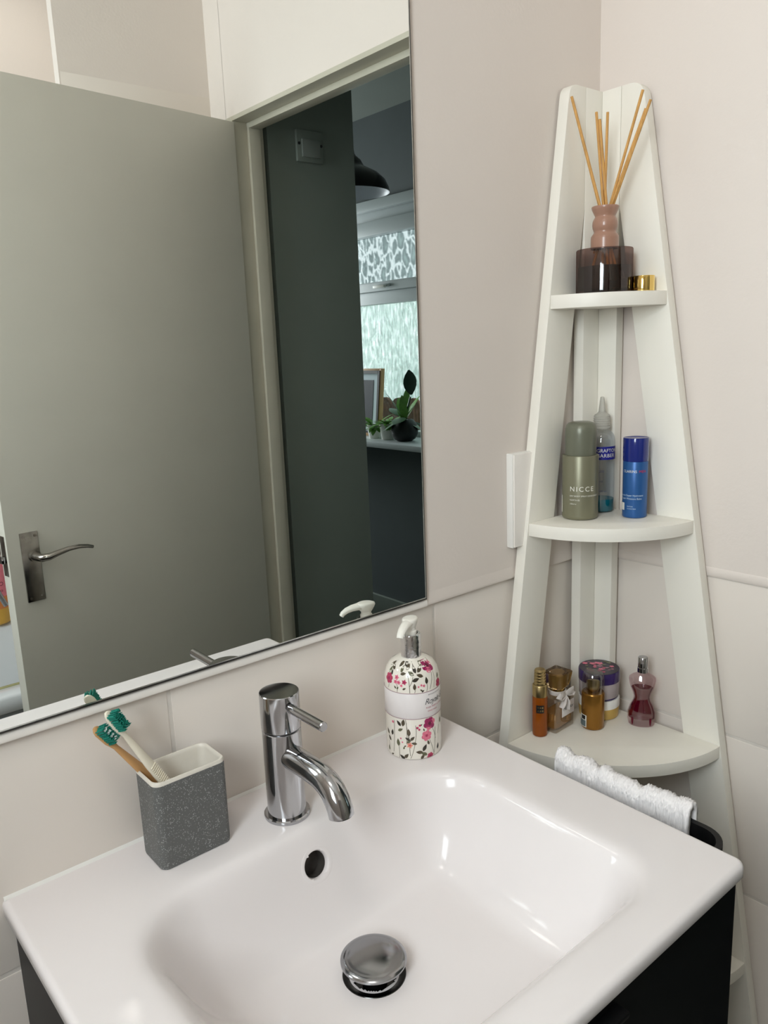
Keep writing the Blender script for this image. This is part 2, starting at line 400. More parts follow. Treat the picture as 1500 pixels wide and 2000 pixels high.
# ------------------------------------------------------------------ the landing beyond the doorway
XW = 2.30
struct(obj('floor_landing', box(XR + 0.1, XW + 0.1, -3.5, 0.1, FLOOR - 0.05, FLOOR), 'hall_floor'), 'dark carpet on the landing')
struct(obj('ceiling_landing', box(XR + 0.1, XW + 0.1, -3.5, 0.1, CEIL_L, CEIL_L + 0.3), 'hall_ceiling'), 'grey landing ceiling')
struct(obj('wall_landing', box(1.096, 1.388, -3.5, -1.135, FLOOR, CEIL_L), 'hall', smooth=False), 'slate green landing wall seen through the doorway in the mirror')
struct(obj('wall_landing_near', box(XR + 0.1, XW + 0.1, -0.25, -0.15, FLOOR, CEIL_L), 'hall', smooth=False), 'slate green side wall of the landing')
fill_win = thing('added_window', 'added white side window that brightens the landing', 'window'); fill_win['kind'] = 'structure'  # invented opening, only there to let the landing fill light in
for q in ((1.56, 1.605, 0.20, 1.20), (2.115, 2.16, 0.20, 1.20), (1.605, 2.115, 0.20, 0.245), (1.605, 2.115, 1.155, 1.20)):
    obj('frame_bar', box(q[0], q[1], -3.48, -3.43, q[2], q[3], 0.004), 'upvc', fill_win)
obj('pane', box(1.605, 2.115, -3.458, -3.454, 0.245, 1.155), 'clear_pane', fill_win)
struct(obj('wall_landing_far', boxes([(1.388, 1.56, -3.5, -3.4, FLOOR, CEIL_L), (2.16, XW + 0.1, -3.5, -3.4, FLOOR, CEIL_L), (1.56, 2.16, -3.5, -3.4, FLOOR, 0.20), (1.56, 2.16, -3.5, -3.4, 1.20, CEIL_L)]), 'hall_shaded', smooth=False), 'end wall of the landing in shade darkened paint')
HY0, HY1, HZ0, HZ1 = -2.78, -1.50, 0.112, 1.160
struct(obj('wall_window', boxes([(XW, XW + 0.12, -3.5, HY0, FLOOR, CEIL_L), (XW, XW + 0.12, HY1, -0.15, FLOOR, CEIL_L), (XW, XW + 0.12, HY0, HY1, FLOOR, HZ0), (XW, XW + 0.12, HY0, HY1, HZ1, CEIL_L)]), 'hall_shaded', smooth=False),
       'landing wall in shade darkened paint around the obscure glass window')
struct(obj('baseboard_landing', box(XW - 0.018, XW, -3.4, -0.25, FLOOR, FLOOR + 0.16, 0.004), 'hall'), 'grey green skirting under the landing window')
win2 = thing('window_2', 'white window with obscure glass on the landing seen in the mirror', 'window'); win2['kind'] = 'structure'
XP = XW + 0.055
for q in ((HY0, HY0 + 0.06, HZ0, HZ1), (HY1 - 0.06, HY1, HZ0, HZ1), (HY0 + 0.06, HY1 - 0.06, HZ1 - 0.06, HZ1), (HY0 + 0.06, HY1 - 0.06, HZ0, HZ0 + 0.03), (HY0 + 0.06, HY1 - 0.06, 0.728, 0.785)):
    obj('frame_bar', box(XP - 0.03, XP + 0.03, *q, 0.005), 'upvc', win2)
for q in ((HY0 + 0.06, HY0 + 0.10, 0.785, HZ1 - 0.06), (HY1 - 0.10, HY1 - 0.06, 0.785, HZ1 - 0.06), (HY0 + 0.10, HY1 - 0.10, HZ1 - 0.125, HZ1 - 0.06), (HY0 + 0.10, HY1 - 0.10, 0.785, 0.828)):
    obj('sash_bar', box(XP - 0.045, XP + 0.015, *q, 0.006), 'upvc', win2)
obj('upper_pane', box(XP - 0.004, XP + 0.001, HY0 + 0.10, HY1 - 0.10, 0.828, HZ1 - 0.125), 'pane_cells', win2)
obj('lower_pane', box(XP - 0.004, XP + 0.001, HY0 + 0.06, HY1 - 0.06, HZ0 + 0.03, 0.728), 'pane_streaks', win2)
wh = obj('window_handle', box(XP - 0.058, XP - 0.044, -2.16, -2.06, 0.800, 0.814, 0.004), 'upvc', win2)
obj('handle_lever', box(XP - 0.075, XP - 0.058, -2.155, -2.075, 0.796, 0.810, 0.005), 'pot_white', wh)
obj('window_sill', box(2.085, XW + 0.03, HY0 - 0.05, HY1 + 0.05, 0.092, 0.118, 0.006), 'sill', win2)
obj('window_casing', box(XW - 0.012, XW + 0.02, HY0 - 0.05, HY1 + 0.05, HZ1 - 0.02, HZ1 + 0.025, 0.004), 'upvc', win2)

# ================================================================== mirror
M['bevel'] = mat('dull_polished_bevel', (0.55, 0.57, 0.55), 0.3, 1.0, var=0.2, vscale=90)
def make_mirror():
    x0, x1, z0, z1, yf, yb = -0.56, 0.5885, 0.1815, 1.22, -0.0132, -0.0070
    t = thing('mirror', 'large frameless wall mirror with dark worn edges above the basin', 'mirror', ((x0 + x1) / 2, 0, z0))
    cx = (x0 + x1) / 2
    def rect(i, y): return [(x0 + i - cx, y, i), (x1 - i - cx, y, i), (x1 - i - cx, y, z1 - z0 - i), (x0 + i - cx, y, z1 - z0 - i)]
    e, c = 0.0021, 0.0038
    f = rect(c, yf)
    obj('silvered_glass', (f, [(0, 1, 2, 3)]), 'mirror', t, smooth=False)
    a, b = rect(e, yf + 0.0006), rect(c, yf)
    obj('polished_bevel', (a + b, [(i, (i + 1) % 4, 4 + (i + 1) % 4, 4 + i) for i in range(4)]), 'bevel', t, smooth=False)
    a, b, d = rect(0, yf + 0.0012), rect(e, yf + 0.0006), rect(0, yb)
    fs = [(i, (i + 1) % 4, 4 + (i + 1) % 4, 4 + i) for i in range(4)] + [(8 + i, 8 + (i + 1) % 4, (i + 1) % 4, i) for i in range(4)] + [(11, 10, 9, 8)]
    obj('desilvered_edge', (a + b + d, fs), 'mirror_edge', t, smooth=False)
make_mirror()

# ================================================================== basin
BW, BD = 0.600, 0.4777
OV = (0.300, -0.127, -0.040)       # overflow hole
DR = (0.297, -0.228)               # drain
def softplus(d, k): return k * math.log1p(math.exp(min(d / k, 40)))
def sstep(a, b, x):
    t = max(0, min(1, (x - a) / (b - a))); return t * t * (3 - 2 * t)
def bowl_z(x, y):
    # rounded-rectangle bowl, steeper at the back, flatter towards the right
    L, Rr, Bk, Ft = 0.083, 0.512, -0.114, -0.420
    cx, cy = (L + Rr) / 2, (Bk + Ft) / 2
    hx, hy = (Rr - L) / 2, (Bk - Ft) / 2
    px, py = x - cx, y - cy
    rad = 0.078 if py > 0 else 0.052
    qx, qy = abs(px) - hx + rad, abs(py) - hy + rad
    d = -(math.hypot(max(qx, 0), max(qy, 0)) + min(max(qx, qy), 0) - rad)      # >0 inside
    wb, wf, wl, wr = 0.056, 0.062, 0.092, 0.080
    ax, ay = abs(px) / hx, abs(py) / hy
    wx = wr if px > 0 else wl; wy = wb if py > 0 else wf
    k = ax ** 4 / (ax ** 4 + ay ** 4 + 1e-9); w = wx * k + wy * (1 - k)
    t = min(1.0, softplus(d - 0.002, 0.0042 + 0.0022 * (sstep(0.2, 1.0, -py / hy) + sstep(0.3, 1.0, -px / hx))) / w)
    z = -0.108 * (1 - (1 - t) ** 2.3)
    dd = math.hypot(x - DR[0], y - DR[1])
    z -= 0.010 * max(0.0, 1 - dd / 0.16) * min(1, max(d, 0) / 0.05)
    return z
oy = -0.114
while bowl_z(0.300, oy) > -0.041: oy -= 0.0002
OV = (0.300, oy, bowl_z(0.300, oy))
def make_basin():
    t = thing('washbasin', 'white ceramic washbasin with a rectangular rounded bowl on the black unit', 'washbasin', (BW / 2, -BD / 2, -0.018))
    nx, ny = 330, 260
    er, cr, th = 0.0065, 0.012, 0.018
    def grid(n, w):
        c = [0, .0004, .0010, .0018, .0028, .0040, .0053, .0066]
        m = n - 2 * len(c)
        return c + [0.0066 + (w - 0.0132) * (i + 1) / (m + 1) for i in range(m)] + [w - q for q in reversed(c)]
    gx, gy = grid(nx, BW), grid(ny, BD)
    def place(x, y):
        # pull the square corners in to rounded ones (front corners only); return shifted point and distance to edge
        for cx, sx in ((cr, -1), (BW - cr, 1)):
            ex = (x - cx) * sx; ey = y - (BD - cr)
            if ex > 0 and ey > 0:
                m = max(ex, ey); h = math.hypot(ex, ey)
                if h > 0: x = cx + sx * ex * m / h; y = BD - cr + ey * m / h
                return x, y, cr - m
        return x, y, min(x, BW - x, BD - y)
    def skew(x, y):                # the right side runs out a little towards the wall
        return x + 0.0065 * (x / BW) * (1 - y / BD)
    bm = bmesh.new(); V = []
    for y in gy:
        row = []
        for x in gx:
            px, py, e = place(x, y)
            z = bowl_z(px, -py)
            if e < er: z -= er - math.sqrt(max(0, er * er - (er - e) ** 2))
            row.append(bm.verts.new((skew(px, py) - BW / 2, -py + BD / 2, z + 0.018)))
        V.append(row)
    hr = 0.0175
    for j in range(len(gy) - 1):
        for i in range(len(gx) - 1):
            vs = (V[j][i], V[j][i + 1], V[j + 1][i + 1], V[j + 1][i])
            c = sum((v.co for v in vs), Vector()) / 4; wx, wy, wz = c.x + BW / 2, c.y - BD / 2, c.z - 0.018
            if math.dist((wx, wy, wz), OV) < hr: continue
            if math.hypot(wx - DR[0], wy - DR[1]) < 0.024 : continue
            bm.faces.new(vs)
    # skirt and underside
    loop = [V[0][i] for i in range(len(gx))] + [V[j][-1] for j in range(1, len(gy))] + [V[-1][i] for i in range(len(gx) - 2, -1, -1)] + [V[j][0] for j in range(len(gy) - 2, 0, -1)]
    lo = [bm.verts.new((v.co.x, v.co.y, 0.003)) for v in loop]
    li = [bm.verts.new((v.co.x * 0.992, v.co.y * 0.992, 0.0)) for v in loop]
    l2 = [bm.verts.new((v.co.x * 0.93, v.co.y * 0.93, 0.0)) for v in loop]
    for a, b in ((loop, lo), (lo, li), (li, l2)):
        for i in range(len(a)):
            j = (i + 1) % len(a); bm.faces.new((a[i], b[i], b[j], a[j]))
    bmesh.ops.remove_doubles(bm, verts=bm.verts[:], dist=1e-6)
    for v in [v for v in bm.verts if not v.link_faces]: bm.verts.remove(v)
    recalc(bm)
    obj('bowl', bm, 'ceramic', t, angle=60)
    # overflow opening in the back of the bowl: flared rim and the dark pipe behind it
    e = 0.004
    nz = Vector(((bowl_z(OV[0] - e, OV[1]) - bowl_z(OV[0] + e, OV[1])) / (2 * e), (bowl_z(OV[0], OV[1] - e) - bowl_z(OV[0], OV[1] + e)) / (2 * e), 1)).normalized()
    p = Vector((OV[0], OV[1], bowl_z(OV[0], OV[1])))
    ri = obj('overflow_rim', lathe([(0.0225, -0.0016), (0.0210, 0.0001), (0.0185, 0.0006), (0.0165, 0.0000), (0.0155, -0.0014), (0.0150, -0.0040), (0.0148, -0.009)], 48), 'ceramic', t)
    ri.location = p - Vector((BW / 2, -BD / 2, -0.018)); ri.rotation_euler = nz.to_track_quat('Z', 'Y').to_euler()
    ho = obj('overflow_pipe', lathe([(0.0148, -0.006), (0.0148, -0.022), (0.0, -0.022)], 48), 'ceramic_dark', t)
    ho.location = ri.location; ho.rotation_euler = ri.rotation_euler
make_basin()
zd = bowl_z(*DR)
t = thing('basin_plug', 'domed chrome pop up plug above the drain of the basin', 'plug', (DR[0], DR[1], zd))
obj('drain_flange', lathe([(0.0235, -0.004), (0.0340, -0.0005), (0.0348, 0.0012), (0.0335, 0.0028), (0.027, 0.0018), (0.0225, -0.002), (0.0215, -0.010), (0.0, -0.010)], 56), 'chrome_dark', t)
obj('plug_stem', lathe([(0.013, -0.008), (0.013, 0.006), (0.019, 0.0140), (0.023, 0.0175)], 40), 'black_metal', t)
obj('plug_cap', lathe([(0.0, 0.0172), (0.030, 0.0172), (0.0338, 0.0180), (0.0354, 0.0194), (0.0352, 0.0212), (0.0335, 0.0226), (0.0300, 0.0236), (0.0285, 0.0236), (0.0270, 0.0240), (0.020, 0.0249), (0.011, 0.0255), (0.0, 0.0257)], 64), 'chrome_plug', t)

# ================================================================== vanity unit
t = thing('vanity_unit', 'matt black wall hung vanity unit with drawers under the white basin', 'vanity unit', (0.3, -0.235, -0.58))
def vb(x0, x1, y0, y1, z0, z1): return (x0 - 0.3, x1 - 0.3, y0 + 0.235, y1 + 0.235, z0 + 0.58, z1 + 0.58)
obj('carcass', boxes([vb(0.008, 0.026, -0.448, -0.001, -0.58, -0.019), vb(0.579, 0.597, -0.448, -0.001, -0.58, -0.019), vb(0.026, 0.579, -0.448, -0.001, -0.58, -0.562), vb(0.026, 0.579, -0.018, -0.001, -0.562, -0.019)], b=0.0008), 'black', t)
for z0, z1 in ((-0.300, -0.021), (-0.578, -0.304)):
    d = obj('drawer', box(*vb(0.008, 0.597, -0.468, -0.449, z0, z1), 0.0012), 'black', t)
    obj('drawer_pull', box(*vb(0.22, 0.38, -0.482, -0.468, z1 - 0.022, z1 - 0.016), 0.0015), 'black_metal', d)
# towel rail on its right side: flat bar bent back to the unit at both ends
def rail():
    pts = []
    for k in range(9):
        a = R(90 * k / 8); pts.append((0.615 + 0.030 * math.sin(a), -0.436 + 0.030 * (1 - math.cos(a))))
    front = [(0.597, -0.436)] + pts
    P = front + [(0.645, -0.36), (0.645, -0.28), (0.645, -0.222)]
    bm = bmesh.new(); rings = []
    for i, (x, y) in enumerate(P):
        a, b = Vector(P[max(i - 1, 0)]), Vector(P[min(i + 1, len(P) - 1)])
        n = Vector((b.y - a.y, -(b.x - a.x))).normalized() * 0.0035
        rings.append([bm.verts.new((x + s * n.x - 0.3, y + s * n.y + 0.235, z + 0.58)) for s, z in ((-1, -0.046), (1, -0.046), (1, -0.015), (-1, -0.015))])
    for a, b in zip(rings, rings[1:]):
        for k in range(4): bm.faces.new((a[k], a[(k + 1) % 4], b[(k + 1) % 4], b[k]))
    bm.faces.new(rings[0]); bm.faces.new(rings[-1][::-1])
    return recalc(bm)
obj('towel_rail', rail(), 'black_metal', t, angle=50)
obj('rail_bracket', box(*vb(0.597, 0.6415, -0.250, -0.238, -0.046, -0.034), 0.001), 'black_metal', t)

# ================================================================== towel over the rail
M['towel'] = mat('white_terry', rgb(240, 236, 234), 0.95, var=0.04, vscale=300)
def towel():
    bm = bmesh.new()
    y0, y1, ny = -0.392, -0.205, 260
    # section (x, z): outer face up, over the rail and down, then the inner face back
    th = 0.0055
    sec = []
    for k in range(26): sec.append((0.645 - 0.0115, -0.16 + k * (0.16 - 0.012) / 25, -1, 0))
    for k in range(1, 24):
        a = math.pi - math.pi * k / 24; sec.append((0.645 + 0.0115 * math.cos(a), -0.012 + 0.0135 * math.sin(a), math.cos(a), math.sin(a)))
    for k in range(26): sec.append((0.645 + 0.0115, -0.012 - k * 0.170 / 25, 1, 0))
    inner = [(x - nx * 0.0065, z - nz * 0.0060, -nx, -nz) for x, z, nx, nz in reversed(sec)]
    full = sec + inner
    rnd = random.Random(3); rows = []
    for j in range(ny + 1):
        s = j / ny; y = y0 + (y1 - y0) * s
        wob = 0.0016 * math.sin(7.1 * s + 0.6) + 0.0016 * math.sin(19 * s + 1.2) + 0.0012 * math.sin(41 * s) + 0.0025
        pinch = -0.0085 * math.exp(-((s - 0.36) / 0.035) ** 2) - 0.008 * math.exp(-((s - 0.70) / 0.035) ** 2) - 0.003 * math.exp(-((s - 0.90) / 0.03) ** 2)
        row = []
        for i, (x, z, nx, nz) in enumerate(full):
            f = rnd.uniform(-0.0006, 0.0015) if i < len(sec) else 0
            if i < len(sec) and rnd.random() < 0.22: f += rnd.uniform(0.0006, 0.0018)
            up = max(0, 1 - abs(z + 0.0) / 0.05)
            d = (wob + pinch) * up if i < len(sec) else (wob + pinch) * up * 0.8
            row.append(bm.verts.new((x + nx * f + (0.002 * math.sin(11 * s)) , y + rnd.uniform(-0.0004, 0.0004), z + nz * f + d)))
        rows.append(row)
    n = len(full)
    for a, b in zip(rows, rows[1:]):
        for i in range(n): bm.faces.new((a[i], a[(i + 1) % n], b[(i + 1) % n], b[i]))
    m = len(sec)
    for r in (rows[0], rows[-1]):
        for i in range(m - 1):
            bm.faces.new((r[i], r[i + 1], r[n - 2 - i], r[n - 1 - i]))
    return recalc(bm)
tw = tag(obj('hand_towel', towel(), 'towel', angle=180), 'fluffy white terry towel folded over the black rail beside the basin', 'towel')

# ================================================================== basin tap
t = thing('basin_tap', 'chrome basin mixer tap with a pin lever and curved spout', 'tap', (0.299, -0.0715, 0.0))
t.scale = (1.02, 1.02, 1.03)
obj('base_ring', lathe([(0.0, 0.0), (0.0262, 0.0), (0.0266, 0.0012), (0.0264, 0.0036), (0.0250, 0.0046), (0.0222, 0.0046)], 56), 'chrome', t)
obj('tap_body', lathe([(0.0222, 0.004), (0.0222, 0.1055), (0.0212, 0.1062), (0.0198, 0.1066), (0.0198, 0.1090)], 64), 'chrome', t, angle=30)
cap = obj('lever_cap', lathe([(0.0195, 0.1080), (0.0222, 0.1084), (0.0226, 0.1092), (0.0226, 0.1498), (0.0219, 0.1506), (0.0206, 0.1506), (0.0, 0.1502)], 64), 'chrome', t, angle=30)
obj('pin_lever', sweep([(0, -0.018, 0.1375), (-0.001, -0.0245, 0.1375), (-0.001, -0.0250, 0.1378), (-0.003, -0.088, 0.1398), (-0.003, -0.0892, 0.1398)], [0.0040, 0.0040, 0.0053, 0.0053, 0.0044], 24), 'chrome', cap, angle=30)
sp = [(-0.012, 0.0775), (-0.030, 0.0778), (-0.050, 0.0780), (-0.064, 0.0778), (-0.076, 0.0768), (-0.0865, 0.0735), (-0.0950, 0.0685), (-0.1015, 0.0610), (-0.1058, 0.0530), (-0.1076, 0.0460)]
obj('spout', sweep([(0, y, z) for y, z in sp], [0.0138] * 9 + [0.0136], 32), 'chrome', t, angle=40)
obj('aerator', sweep([(0, -0.1076, 0.0466), (0, -0.1079, 0.0450)], 0.0112, 24), 'chrome_dark', t)

# ================================================================== toothbrush holder with two brushes
def speckle(name, base, dot):
    m = mat(name, base, 0.55, bump=0.35, bscale=420)
    nt = m.node_tree; b = nt.nodes['Principled BSDF']; tc = nt.nodes['Texture Coordinate']
    v = nt.nodes.new('ShaderNodeTexVoronoi'); v.inputs['Scale'].default_value = 520
    n = nt.nodes.new('ShaderNodeTexNoise'); n.inputs['Scale'].default_value = 120
    r = nt.nodes.new('ShaderNodeValToRGB')
    r.color_ramp.elements[0].position = 0.16; r.color_ramp.elements[1].position = 0.50
    r.color_ramp.elements[0].color = tuple(dot) + (1,); r.color_ramp.elements[1].color = tuple(base) + (1,)
    ad = nt.nodes.new('ShaderNodeMath'); ad.operation = 'MULTIPLY_ADD'; ad.inputs[1].default_value = 0.55; ad.inputs[2].default_value = 0.0
    ad2 = nt.nodes.new('ShaderNodeMath'); ad2.operation = 'ADD'
    nt.links.new(tc.outputs['Object'], v.inputs['Vector']); nt.links.new(tc.outputs['Object'], n.inputs['Vector'])
    nt.links.new(n.outputs['Fac'], ad.inputs[0]); nt.links.new(v.outputs['Distance'], ad2.inputs[0]); nt.links.new(ad.outputs[0], ad2.inputs[1])
    sb = nt.nodes.new('ShaderNodeMath'); sb.operation = 'SUBTRACT'; sb.inputs[1].default_value = 0.12
    nt.links.new(ad2.outputs[0], sb.inputs[0]); nt.links.new(sb.outputs[0], r.inputs['Fac']); nt.links.new(r.outputs['Color'], b.inputs['Base Color'])
    return m
M['speckle'] = speckle('grey_speckled_stoneware', rgb(98, 99, 97), rgb(178, 180, 178))
M['rim_glaze'] = mat('off_white_glaze', rgb(222, 216, 204), 0.35, var=0.03, vscale=60)
t = thing('toothbrush_holder', 'grey speckled rectangular stoneware toothbrush holder with a cream rim', 'toothbrush holder', (0.1830, -0.0480, 0.0))
t.scale = (1.045, 1.045, 1.035)
def rl(w, d, r, z): return [(x, y, z) for x, y in rrect(-w / 2, w / 2, -d / 2, d / 2, r, 8)]
obj('holder_body', loft([rl(0.0765, 0.0465, 0.0075, 0.0), rl(0.0790, 0.0490, 0.0082, 0.0012), rl(0.0800, 0.0500, 0.0085, 0.004), rl(0.0805, 0.0505, 0.0085, 0.0945)], True, False), 'speckle', t)
obj('glazed_lining', loft([rl(0.0805, 0.0505, 0.0085, 0.0945), rl(0.0802, 0.0502, 0.0085, 0.0968), rl(0.0788, 0.0488, 0.0085, 0.0982), rl(0.0765, 0.0465, 0.0095, 0.0982), rl(0.0748, 0.0448, 0.009, 0.0968), rl(0.0740, 0.0440, 0.0085, 0.094), rl(0.072, 0.042, 0.008, 0.006)], False, True), 'rim_glaze', t)

M['bamboo'] = mat('bamboo', rgb(196, 150, 98), 0.5, var=0.12, vscale=40, stretch=(4, 4, 0.4))
M['cream_plastic'] = mat('cream_handle', rgb(232, 224, 204), 0.35, var=0.02, vscale=40)
M['bristle_green'] = mat('green_bristles', rgb(18, 128, 110), 0.6, var=0.2, vscale=500)
M['bristle_white'] = mat('white_bristles', rgb(225, 240, 236), 0.6, var=0.05, vscale=500)
def toothbrush(label, foot, tip, facing, body_mat, dark, ridges):
    foot, tip = Vector(foot), Vector(tip)
    L = (tip - foot).length; ax = (tip - foot).normalized()
    f = Vector(facing); f = (f - ax * f.dot(ax)).normalized(); s = f.cross(ax)
    t = thing('toothbrush', label, 'toothbrush', foot)
    mw = Matrix((s, f, ax)).transposed().to_4x4()      # local x side, y bristle direction, z along
    t.rotation_euler = mw.to_euler()
    H = L - 0.027
    prof = [(0.0, 0.0035, 0.0022), (0.004, 0.0048, 0.0030), (0.03, 0.0052, 0.0033), (L * 0.42, 0.0062, 0.0036), (L * 0.60, 0.0060, 0.0034), (L * 0.72, 0.0044, 0.0030), (H - 0.006, 0.0030, 0.0026), (H + 0.001, 0.0046, 0.0024), (H + 0.006, 0.0060, 0.0023), (L - 0.006, 0.0060, 0.0023), (L - 0.002, 0.0046, 0.0021), (L, 0.0022, 0.0016)]
    loops = [[(a * math.cos(2 * math.pi * k / 20), b * math.sin(2 * math.pi * k / 20), z) for k in range(20)] for z, a, b in prof]
    hd = obj('handle', loft(loops), body_mat, t, angle=60)
    if ridges:
        for k in range(14): obj('grip_ridge', box(-0.0050, 0.0050, 0.0024, 0.0041, L * 0.40 + k * 0.0026, L * 0.40 + k * 0.0026 + 0.0012, 0.0004), body_mat, hd)
    rnd = random.Random(5)
    for m, rowset in (('bristle_green', 0), ('bristle_white', 1)):
        bm = bmesh.new()
        for i in range(9):
            for j in range(4):
                edge = (j in (1, 2)) and (i % 2 == 1) and dark < 1
                if (1 if edge else 0) != rowset: continue
                z = H + 0.003 + i * 0.00255; x = -0.0042 + j * 0.0028
                for q in range(7):
                    ox, oz = rnd.uniform(-0.0009, 0.0009), rnd.uniform(-0.0009, 0.0009)
                    sp_ = 1 + rnd.uniform(0.1, 0.5)
                    sweep([(x + ox, 0.0018, z + oz), (x + ox * sp_ + x * 0.10, 0.0115 + rnd.uniform(-0.0006, 0.0006), z + oz * sp_)], 0.00042, 5, bm)
        if bm.verts: obj('bristles', bm, m, t, smooth=False)['kind'] = 'stuff'
        else: bm.free()
    return t
toothbrush('cream toothbrush with ridged handle and green bristles, the front one in the holder', (0.2030, -0.0565, 0.0105), (0.1128, -0.0405, 0.1818), (0.55, -0.80, 0.1), 'cream_plastic', 1.0, True)
toothbrush('bamboo toothbrush with green and white bristles, the lower one behind in the holder', (0.2100, -0.0400, 0.0095), (0.1045, -0.0235, 0.1610), (0.35, -0.75, 0.55), 'bamboo', 0.4, False)

# ================================================================== floral soap dispenser
M['soap_white'] = mat('printed_white_bottle', rgb(238, 232, 220), 0.18, coat=0.3, var=0.01, vscale=30)
M['label_white'] = mat('pearl_white_label', rgb(232, 226, 224), 0.3, var=0.015, vscale=20)
M['silver_cap'] = mat('dented_silver_collar', (0.72, 0.72, 0.73), 0.12, 1.0, bump=0.25, bscale=260)
M['pump_white'] = mat('white_pump_plastic', rgb(238, 234, 224), 0.3, var=0.01, vscale=30)
INK = {k: mat('print_' + k, c, 0.25, var=v, vscale=400) for k, c, v in (
    ('leaf', rgb(84, 74, 58), 0.25), ('leaf_dark', rgb(58, 52, 44), 0.25), ('leaf_green', rgb(100, 100, 76), 0.2), ('magenta', rgb(152, 28, 86), 0.2), ('pink', rgb(222, 116, 140), 0.15),
    ('red', rgb(184, 62, 96), 0.2), ('orange', rgb(226, 142, 120), 0.15), ('stem', rgb(104, 98, 84), 0.1), ('grey', rgb(92, 90, 92), 0.1), ('dusk', rgb(150, 110, 122), 0.1), ('dark', rgb(98, 16, 50), 0.1))}
INKL = list(INK)
SBP = [(0.0, 0.0000), (0.0345, 0.0000), (0.0366, 0.0012), (0.0372, 0.0040), (0.0372, 0.1000), (0.0362, 0.1100), (0.0335, 0.1190), (0.0285, 0.1260), (0.0215, 0.1305), (0.0160, 0.1325), (0.0140, 0.1330)]
def sb_r(z):
    pr = [(z_, r_) for r_, z_ in SBP[2:]]
    if z <= pr[0][0]: return pr[0][1]
    for (a, ra), (b, rb) in zip(pr, pr[1:]):
        if z <= b: return ra + (rb - ra) * (z - a) / (b - a)
    return pr[-1][1]
FL = [('F', 45.7, 126.4, 6.7, 'M'), ('F', -55.5, 110.5, 5.6, 'R'), ('f', -34.2, 114.4, 2.8, 'P'), ('f', -36.1, 108.5, 2.5, 'P'), ('f', -28.7, 108.3, 2.5, 'P'), ('f', -16.3, 109.4, 2.9, 'R'), ('f', -22.5, 104.6, 1.7, 'P'), ('F', 66.0, 99.9, 4.7, 'R'), ('F', 34.8, 49.4, 7.2, 'M'), ('F', 27.1, 33.3, 5.8, 'P'), ('f', 7.8, 46.1, 1.7, 'R'), ('f', 12.7, 49.2, 1.5, 'R'), ('f', 11.5, 43.5, 1.5, 'R'), ('f', 19.0, 104.7, 1.5, 'P'), ('f', 24.3, 103.5, 1.7, 'P'), ('f', 12.8, 103.1, 1.2, 'P'), ('f', -8.7, 21.6, 3.4, 'O'), ('F', 34.5, 3.0, 3.8, 'R'), ('f', -27.5, 30.1, 1.2, 'P'), ('f', -24.1, 25.0, 1.1, 'P'), ('f', -46.0, 50.8, 1.8, 'P')]
LF = [(-30.6, 130.4, 5.4, 70), (-16.7, 130.8, 5.4, 115), (-8.7, 127.4, 4.9, 60), (-24.1, 124.8, 5.2, 80), (-19.7, 119.7, 4.9, 10), (6.1, 124.7, 5.8, 110), (20.0, 124.7, 6.3, 45), (-2.3, 120.3, 5.8, 150), (17.5, 117.2, 6.0, 160), (8.1, 112.5, 6.3, 20), (-61.1, 128.2, 5.2, 45), (-56.9, 121.4, 5.6, 80), (-50.7, 125.2, 5.2, 140), (-49.3, 119.0, 4.5, 100), (24.1, 134.2, 5.8, 10), (30.2, 131.0, 5.6, 60), (41.2, 134.9, 4.9, 120), (31.3, 109.7, 6.0, 90), (4.8, 103.6, 5.6, 90), (66.5, 110.0, 4.9, 60), (18.4, 98.1, 2.9, 140), (21.9, 96.6, 2.9, 40), (-36.8, 101.2, 3.1, 130), (-30.8, 100.7, 2.9, 60), (-16.4, 100.7, 3.4, 30), (-31.0, 51.3, 5.8, 130), (-21.1, 53.1, 6.7, 80), (-27.7, 42.4, 5.2, 30), (-63.6, 33.5, 5.8, 120), (-48.6, 35.5, 5.6, 80), (-58.2, 25.3, 5.6, 130), (-33.7, 23.8, 6.7, 95), (-10.3, 39.9, 6.7, 92), (-12.8, 30.4, 4.9, 150), (-2.9, 31.3, 5.2, 45), (-10.4, 26.7, 4.5, 30), (0.1, 24.2, 4.9, 170), (22.0, 16.7, 6.7, 60), (10.5, 11.3, 6.3, 170), (20.3, 8.2, 6.3, 150), (17.1, 4.4, 5.6, 60), (57.4, 11.6, 5.4, 80), (30.4, 23.1, 4.5, 110), (-61.7, 9.9, 4.9, 95), (-50.1, 3.6, 3.4, 30), (-25.3, 3.8, 5.6, 140), (-16.3, 6.0, 5.6, 50), (-20.9, 17.4, 3.1, 70), (-18.2, 20.0, 2.5, 30), (15.3, 49.5, 2.7, 40), (21.1, 42.4, 2.7, 110), (69.9, 46.0, 5.6, 90)]
ST = [(-9.9, 120.9, -5.8, 94.8), (2.0, 116.2, -5.0, 103.8), (31.4, 106.4, 30.1, 94.8), (4.7, 101.4, 4.3, 95.2), (48.8, 120.2, 39.5, 97.1), (49.1, 97.3, 53.9, 118.3), (-54.6, 105.7, -56.6, 97.3), (-32.9, 106.1, -32.1, 95.1), (-2.0, 139.4, -13.5, 126.8), (79.1, 134.6, 64.7, 126.5), (-11.4, 138.2, -2.2, 126.8), (-42.3, 53.9, -46.6, 8.0), (-16.1, 57.6, -7.9, 2.9), (4.3, 49.8, 3.3, 28.8), (3.3, 28.8, -7.1, 3.0), (-33.0, 20.4, -32.2, 1.6), (49.5, 41.3, 44.6, 2.3), (33.6, 26.2, 44.6, 2.3), (-10.5, 35.8, -11.3, 29.9), (-62.2, 20.5, -62.2, 6.1), (42.0, 40.8, 49.8, 24.7), (62.4, 41.2, 57.7, 29.5), (-14.7, 53.0, -15.4, 22.6)]
